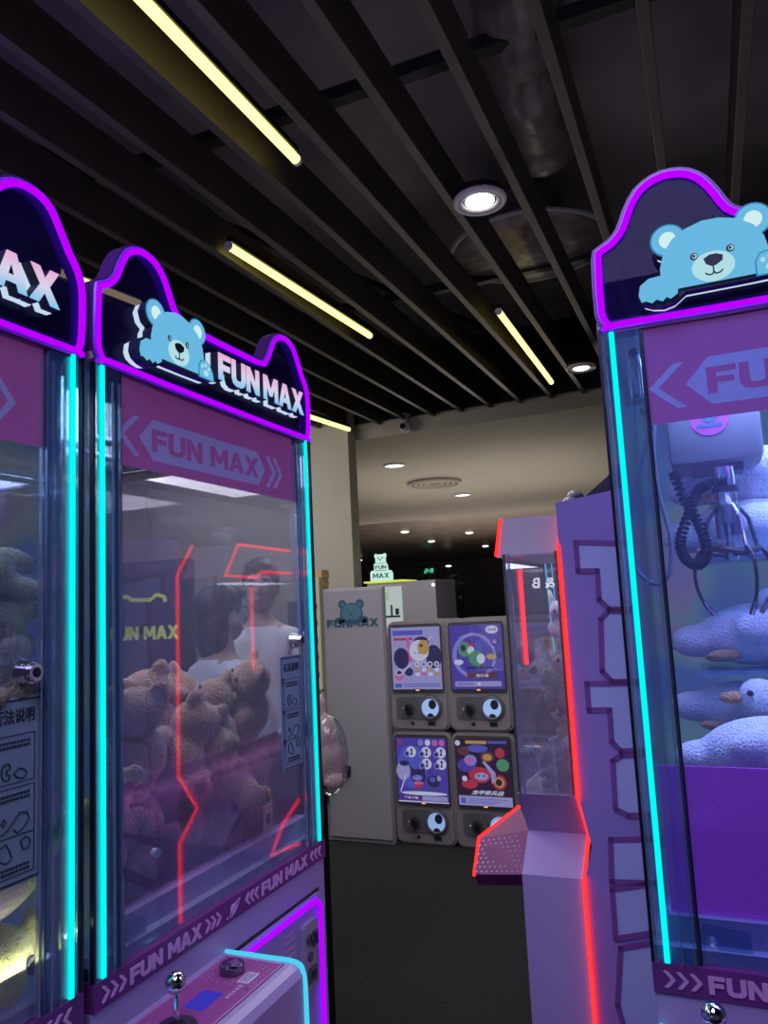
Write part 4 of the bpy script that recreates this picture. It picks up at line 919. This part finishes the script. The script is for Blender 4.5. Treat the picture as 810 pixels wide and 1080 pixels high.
# rack with hanging bag right of the left row
t = empty('peg_rack', (-1.31, 2.42, 0), 0, 'narrow pale yellow peg rack beside the left claw machines', 'rack')
rk = MB().mat('rack_yellow').b2(-.02, .018, 0, .03, 1.0, 1.62).mat('black_metal').b2(-.016, .006, .005, .025, .02, 1.0)
obj('upright', rk, t, False)
obj('peg_holes', (lambda b: [b.b2(-.008, .006, -.002, 0, 1.03+.06*k, 1.045+.06*k) for k in range(9)] and b)(MB().mat('ink')), t, False)
obj('base', MB().mat('black_metal').b2(-.15, .03, -.1, .15, 0, .02), t, False)
obj('hook', MB().mat('steel').tube([(0, 0, 1.22), (.02, -.05, 1.215), (.05, -.06, 1.23)], .004), t)
t = empty('plush_bag', (-1.20, 2.28, 1.0), 0, 'pinkish plush toy in a clear bag hanging at the corner of the left machine', 'bag')
remeshed('plush', MB().mat('plush_peach').ell((0, 0, 0), (.05, .05, .075)).ell((-.01, 0, .09), (.035, .035, .07)).ell((.02, -.02, -.04), (.035, .035, .035)).ell((-.03, 0, .18), (.02, .02, .05)), .008, 'plush_peach', t)
obj('bag_film', MB().mat('glass_clear').ell((-.002, 0, .03), (.062, .06, .13)), t)
obj('bag_string', MB().mat('white_paper').tube([(-.02, 0, .15), (-.05, .02, .22)], .003), t)

# glowing standee behind the left machine
sx_, sy_ = -3.15, 3.65
t = empty('standee_board', (sx_, sy_, 0), .15, 'dark standing board with glowing yellow bear and FUN MAX seen through the machine glass', 'sign')
obj('board', MB().mat('roof_dark').b2(-.32, .32, 0, .06, 0, 1.85, .01), t, False)
obj('glow_ears', MB().mat('sign_yellow').tube([(x, -.012, z) for x, z in ((-.16, 1.60), (-.15, 1.635), (-.10, 1.645), (-.07, 1.62), (.06, 1.615), (.10, 1.645), (.15, 1.63), (.16, 1.60))], .012), t)
block('lettering', 'FUN MAX', -.22, .24, 1.38, 1.46, -.004, 'sign_yellow', t, .006)

# shop sign behind the photographer, mirrored in the front glass of the red neon machine
q = onY(583, 614, 5.9); yv = 2*1.868-5.9
t = empty('shop_sign', (q.x, yv, q.z), PI, 'lit white T & B shop sign mirrored in the red neon machine glass', 'sign')
obj('board', MB().mat('black_metal').b2(-.30, .30, .002, .04, -.10, .10), t, False)
obj('wall_arm', MB().mat('black_metal').b2(-.02, .02, .01, .03, .10, 3.75-q.z), t, False)
text('lettering', "T & B", -.12, .16, -.04, .04, 0, 'sign_glow', t, .005, .02)
# ------------------------------------------------------------------ people, built standing in place of figures mirrored in the left glass
def person(loc_, rz, label, H, shirt, skin, hairlong, arms, back=False, head_tilt=0):
    s = H/1.75
    t = empty('person', loc_, rz, label, 'person')
    sk = [  # joint, radius, parent
     ((0, 0, .93), (.15, .11), None), ((0, 0, 1.10), (.135, .10), 0), ((0, 0, 1.28), (.165, .115), 1), ((0, .01, 1.42), (.11, .085), 2), ((0, .0, 1.50), (.052, .055), 3), ((0, -.01, 1.57), (.05, .055), 4)]
    for sx in (-1, 1):
        b0 = len(sk)
        sk += [((sx*.10, 0, .88), (.088, .09), 0), ((sx*.11, -.01, .50), (.058, .06), b0), ((sx*.115, .02, .10), (.040, .042), b0+1), ((sx*.12, -.02, .045), (.04, .035), b0+2), ((sx*.125, -.15, .03), (.035, .025), b0+3)]
        a0 = len(sk); A = arms[0 if sx < 0 else 1]
        sk += [((sx*.17, 0, 1.40), (.062, .06), 3), (A[0], (.042, .042), a0), (A[1], (.028, .03), a0+1), (A[2], (.036, .018), a0+2)]
    me = bpy.data.meshes.new('body'); me.from_pydata([tuple(Vector(j[0])*s) for j in sk], [(i, j[2]) for i, j in enumerate(sk) if j[2] is not None], [])
    o = bpy.data.objects.new('body', me); C.objects.link(o); o.modifiers.new('k', 'SKIN')
    for i, j in enumerate(sk):
        v = me.skin_vertices[0].data[i]; v.radius = (j[1][0]*s, j[1][1]*s); v.use_root = (i == 0)
    sb = o.modifiers.new('s', 'SUBSURF'); sb.levels = 2; sb.render_levels = 2
    dg = bpy.context.evaluated_depsgraph_get(); dg.update(); m2 = bpy.data.meshes.new_from_object(o.evaluated_get(dg)); bpy.data.objects.remove(o)
    # one continuous body: trunk, limbs, head and hands; regions coloured per face
    bm = bmesh.new(); bm.from_mesh(m2)
    hb = MB(); hb.b.free(); hb.b = bm; hb.m = [skin, shirt, 'trousers', 'shoe', 'lips', 'eye_black', 'white_paper']
    for f_ in bm.faces:
        c_ = f_.calc_center_median()/s; k = 0
        if c_.z < .07: k = 3
        elif c_.z < .95 and abs(c_.x) < .24: k = 2
        elif .9 < c_.z < 1.47:
            k = 1 if (abs(c_.x) < .21 or c_.z > 1.30) else 0
        f_.material_index = k
    hc = Vector((head_tilt*.05, -.02, 1.645))*s
    hb.mi = 0; hb.ell(hc, (.074*s, .092*s, .112*s), seg=24).ell(hc+Vector((0, -.028, -.055))*s, (.052*s, .058*s, .052*s), seg=20)
    hb.ell(hc+Vector((0, -.100, -.018))*s, (.013*s, .018*s, .022*s)).ell(hc+Vector((-.076, .005, -.01))*s, (.010*s, .018*s, .028*s)).ell(hc+Vector((.076, .005, -.01))*s, (.010*s, .018*s, .028*s))
    hb.mi = 4; hb.ell(hc+Vector((0, -.086, -.062))*s, (.022*s, .008*s, .007*s))
    for sx in (-1, 1):
        hb.mi = 6; hb.ell(hc+Vector((sx*.030, -.078, .008))*s, (.014*s, .010*s, .007*s)); hb.mi = 5; hb.ell(hc+Vector((sx*.030, -.087, .008))*s, (.006*s, .004*s, .006*s)); hb.box(hc+Vector((sx*.031, -.084, .028))*s, (.030*s, .008*s, .005*s))
    for sx in (-1, 1):
        A = arms[0 if sx < 0 else 1]; w = Vector(A[2])*s; d = (Vector(A[2])-Vector(A[1])).normalized(); u = d.cross(Vector((0, 0, 1)))
        u = u.normalized() if u.length > .1 else Vector((1, 0, 0)); n_ = d.cross(u); hb.mi = 0
        for k in range(4):
            b_ = w+u*(.018-.012*k)*s*1.4; L = (.06, .07, .066, .052)[k]*s
            hb.tube([b_, b_+d*L*.5, b_+d*L*.85+n_*L*.25], [.0088*s, .008*s, .006*s], seg=7)
        hb.tube([w-d*.02*s+u*.03*s, w+u*.052*s+d*.015*s, w+u*.055*s+d*.04*s], [.010*s, .009*s, .007*s], seg=7)
    obj('body', hb, t, recalc=True)
    h = MB().mat('hair').ell(hc+Vector((0, .018, .028))*s, (.084*s, .098*s, .104*s), seg=24)
    if hairlong: h.ell(hc+Vector((0, .05, -.06))*s, (.085*s, .06*s, .13*s), seg=20)
    h.ell(hc+Vector((0, -.062, .082))*s, (.062*s, .040*s, .030*s), seg=16)
    obj('hair', h, t)
    obj('shirt_hem', MB().mat(shirt).tube([(.162*s*math.cos(k*PI/12), .122*s*math.sin(k*PI/12), .945*s) for k in range(24)], .016*s, True), t)
    for sx in (-1, 1):
        A = arms[0 if sx < 0 else 1]; p0 = Vector((sx*.17, 0, 1.40))*s; p1 = Vector(A[0])*s
        obj('sleeve', MB().mat(shirt).tube([p0, p0.lerp(p1, .4), p0.lerp(p1, .78)], [.062*s, .062*s, .060*s], seg=14), t)
    return t
person((-1.80, 2.84, 0), math.radians(25), 'dark haired person in a white shirt facing out behind the left claw machine', 1.72, 'shirt', 'skin', False, (((-.22, -.03, 1.15), (-.10, -.20, 1.06), (-.03, -.22, 1.07)), ((.22, -.03, 1.15), (.12, -.19, 1.03), (.05, -.22, 1.03))))
person((-1.635, 2.30, 0), math.radians(158), 'black haired person in a pale shirt seen from behind, next to the facing person', 1.60, 'shirt_lilac', 'skin2', True, (((-.25, -.05, 1.14), (-.16, -.25, 1.10), (-.12, -.31, 1.12)), ((.24, -.06, 1.14), (.10, -.24, 1.06), (.03, -.28, 1.06))), head_tilt=.3)

# ------------------------------------------------------------------ lights: case lights, a downlight spot and added unseen fills
def area(loc_, size, power, col, rot=(0, 0, 0), sy=None):
    l = bpy.data.lights.new('area_light', 'AREA'); l.energy = power; l.color = col; l.size = size
    if sy: l.shape = 'RECTANGLE'; l.size_y = sy
    o = bpy.data.objects.new('area_light', l); C.objects.link(o); o.location = loc_; o.rotation_euler = rot; return o
area((-1.25, 1.29, 1.915), .55, 9, (.95, .86, .90), sy=.5)
area((-.935, 1.32, 1.74), .03, 1.5, (1, .82, .80), (0, math.radians(14), 0), sy=.5)  # unseen strip added to light the teddy fronts
area((-.928, 1.30, 1.19), .02, .16, (1, .60, .62), (0, math.radians(84), 0), sy=.6)  # unseen strip added to brighten the lower teddies behind the bin
area((-.925, .72, 1.035), .02, .4, (1, 1, .92), (0, math.radians(108), 0), sy=.4)  # unseen strip added to bring out the yellow plush
area((-2.0, 1.95, 2.4), .7, 14, (1, .97, 1), (math.radians(28), 0, 0))  # unseen fill added to brighten the two people
area((-4.5, 17, 1.0), 5, 420, (1, .85, .7), (PI, 0, 0))  # up-light added out of sight behind the capsule machines, lifts the dark hall
area((-1.25, .54, 1.915), .55, 12, (.55, .80, 1), sy=.5)
area((.24, 1.47, 1.915), .6, 15, (.42, .52, 1), sy=.35)
area((.24, 1.30, 1.70), .55, 2.2, (.75, .5, 1), (math.radians(-15), 0, 0), sy=.05)
area((-.41, 2.15, 1.60), .12, .9, (.85, .9, 1), sy=.35)
area((-1.4, 4.0, 2.95), 1.6, 22, (1, .93, .92), sy=1.0)  # overhead fill added for the floor, capsule machines and cabinets
area((-2.6, 8.8, 2.0), 3.4, 32, (1, .93, .80), (PI, 0, 0), sy=3.0)  # unseen up-light that brightens the cream soffit
area((-3.6, 4.4, 2.6), 1.2, 20, (1, .95, .88), (math.radians(50), 0, 0))
area((-.25, -.15, 3.0), .9, 28, (.56, .52, 1), (math.radians(38), 0, 0))  # unseen lilac fill added overhead for the machine fronts
area((-.15, .55, 2.95), .5, 4, (1, .45, .9), (math.radians(10), math.radians(-25), 0))  # small pink fill added above the aisle, no fixture there
area((-.3, 2.6, 2.45), 2.4, 5, (.95, .85, .90), (PI, 0, 0), sy=3.5)  # unseen up-light added to make the baffles readable
area((-1.9, 1.0, 2.35), 1.4, 5, (.35, .25, 1), (PI, 0, 0), sy=2.0)  # unseen violet up-light added to tint the ceiling at left
area((-1.6, 3.4, 2.4), .8, 9, (1, .95, .9), (math.radians(-20), 0, 0))  # unseen fill from behind the people
sp_ = bpy.data.lights.new('spot_lamp', 'SPOT'); sp_.energy = 16; sp_.color = (1, .93, .82); sp_.spot_size = 1.9; sp_.shadow_soft_size = .06
so = bpy.data.objects.new('spot_lamp', sp_); C.objects.link(so); so.location = onZ(506, 212, 2.97)
w = bpy.data.worlds.new('world'); scn.world = w; w.use_nodes = True
w.node_tree.nodes['Background'].inputs[0].default_value = (.30, .27, .42, 1); w.node_tree.nodes['Background'].inputs[1].default_value = .10
scn.cycles.max_bounces = 12; scn.cycles.transparent_max_bounces = 32
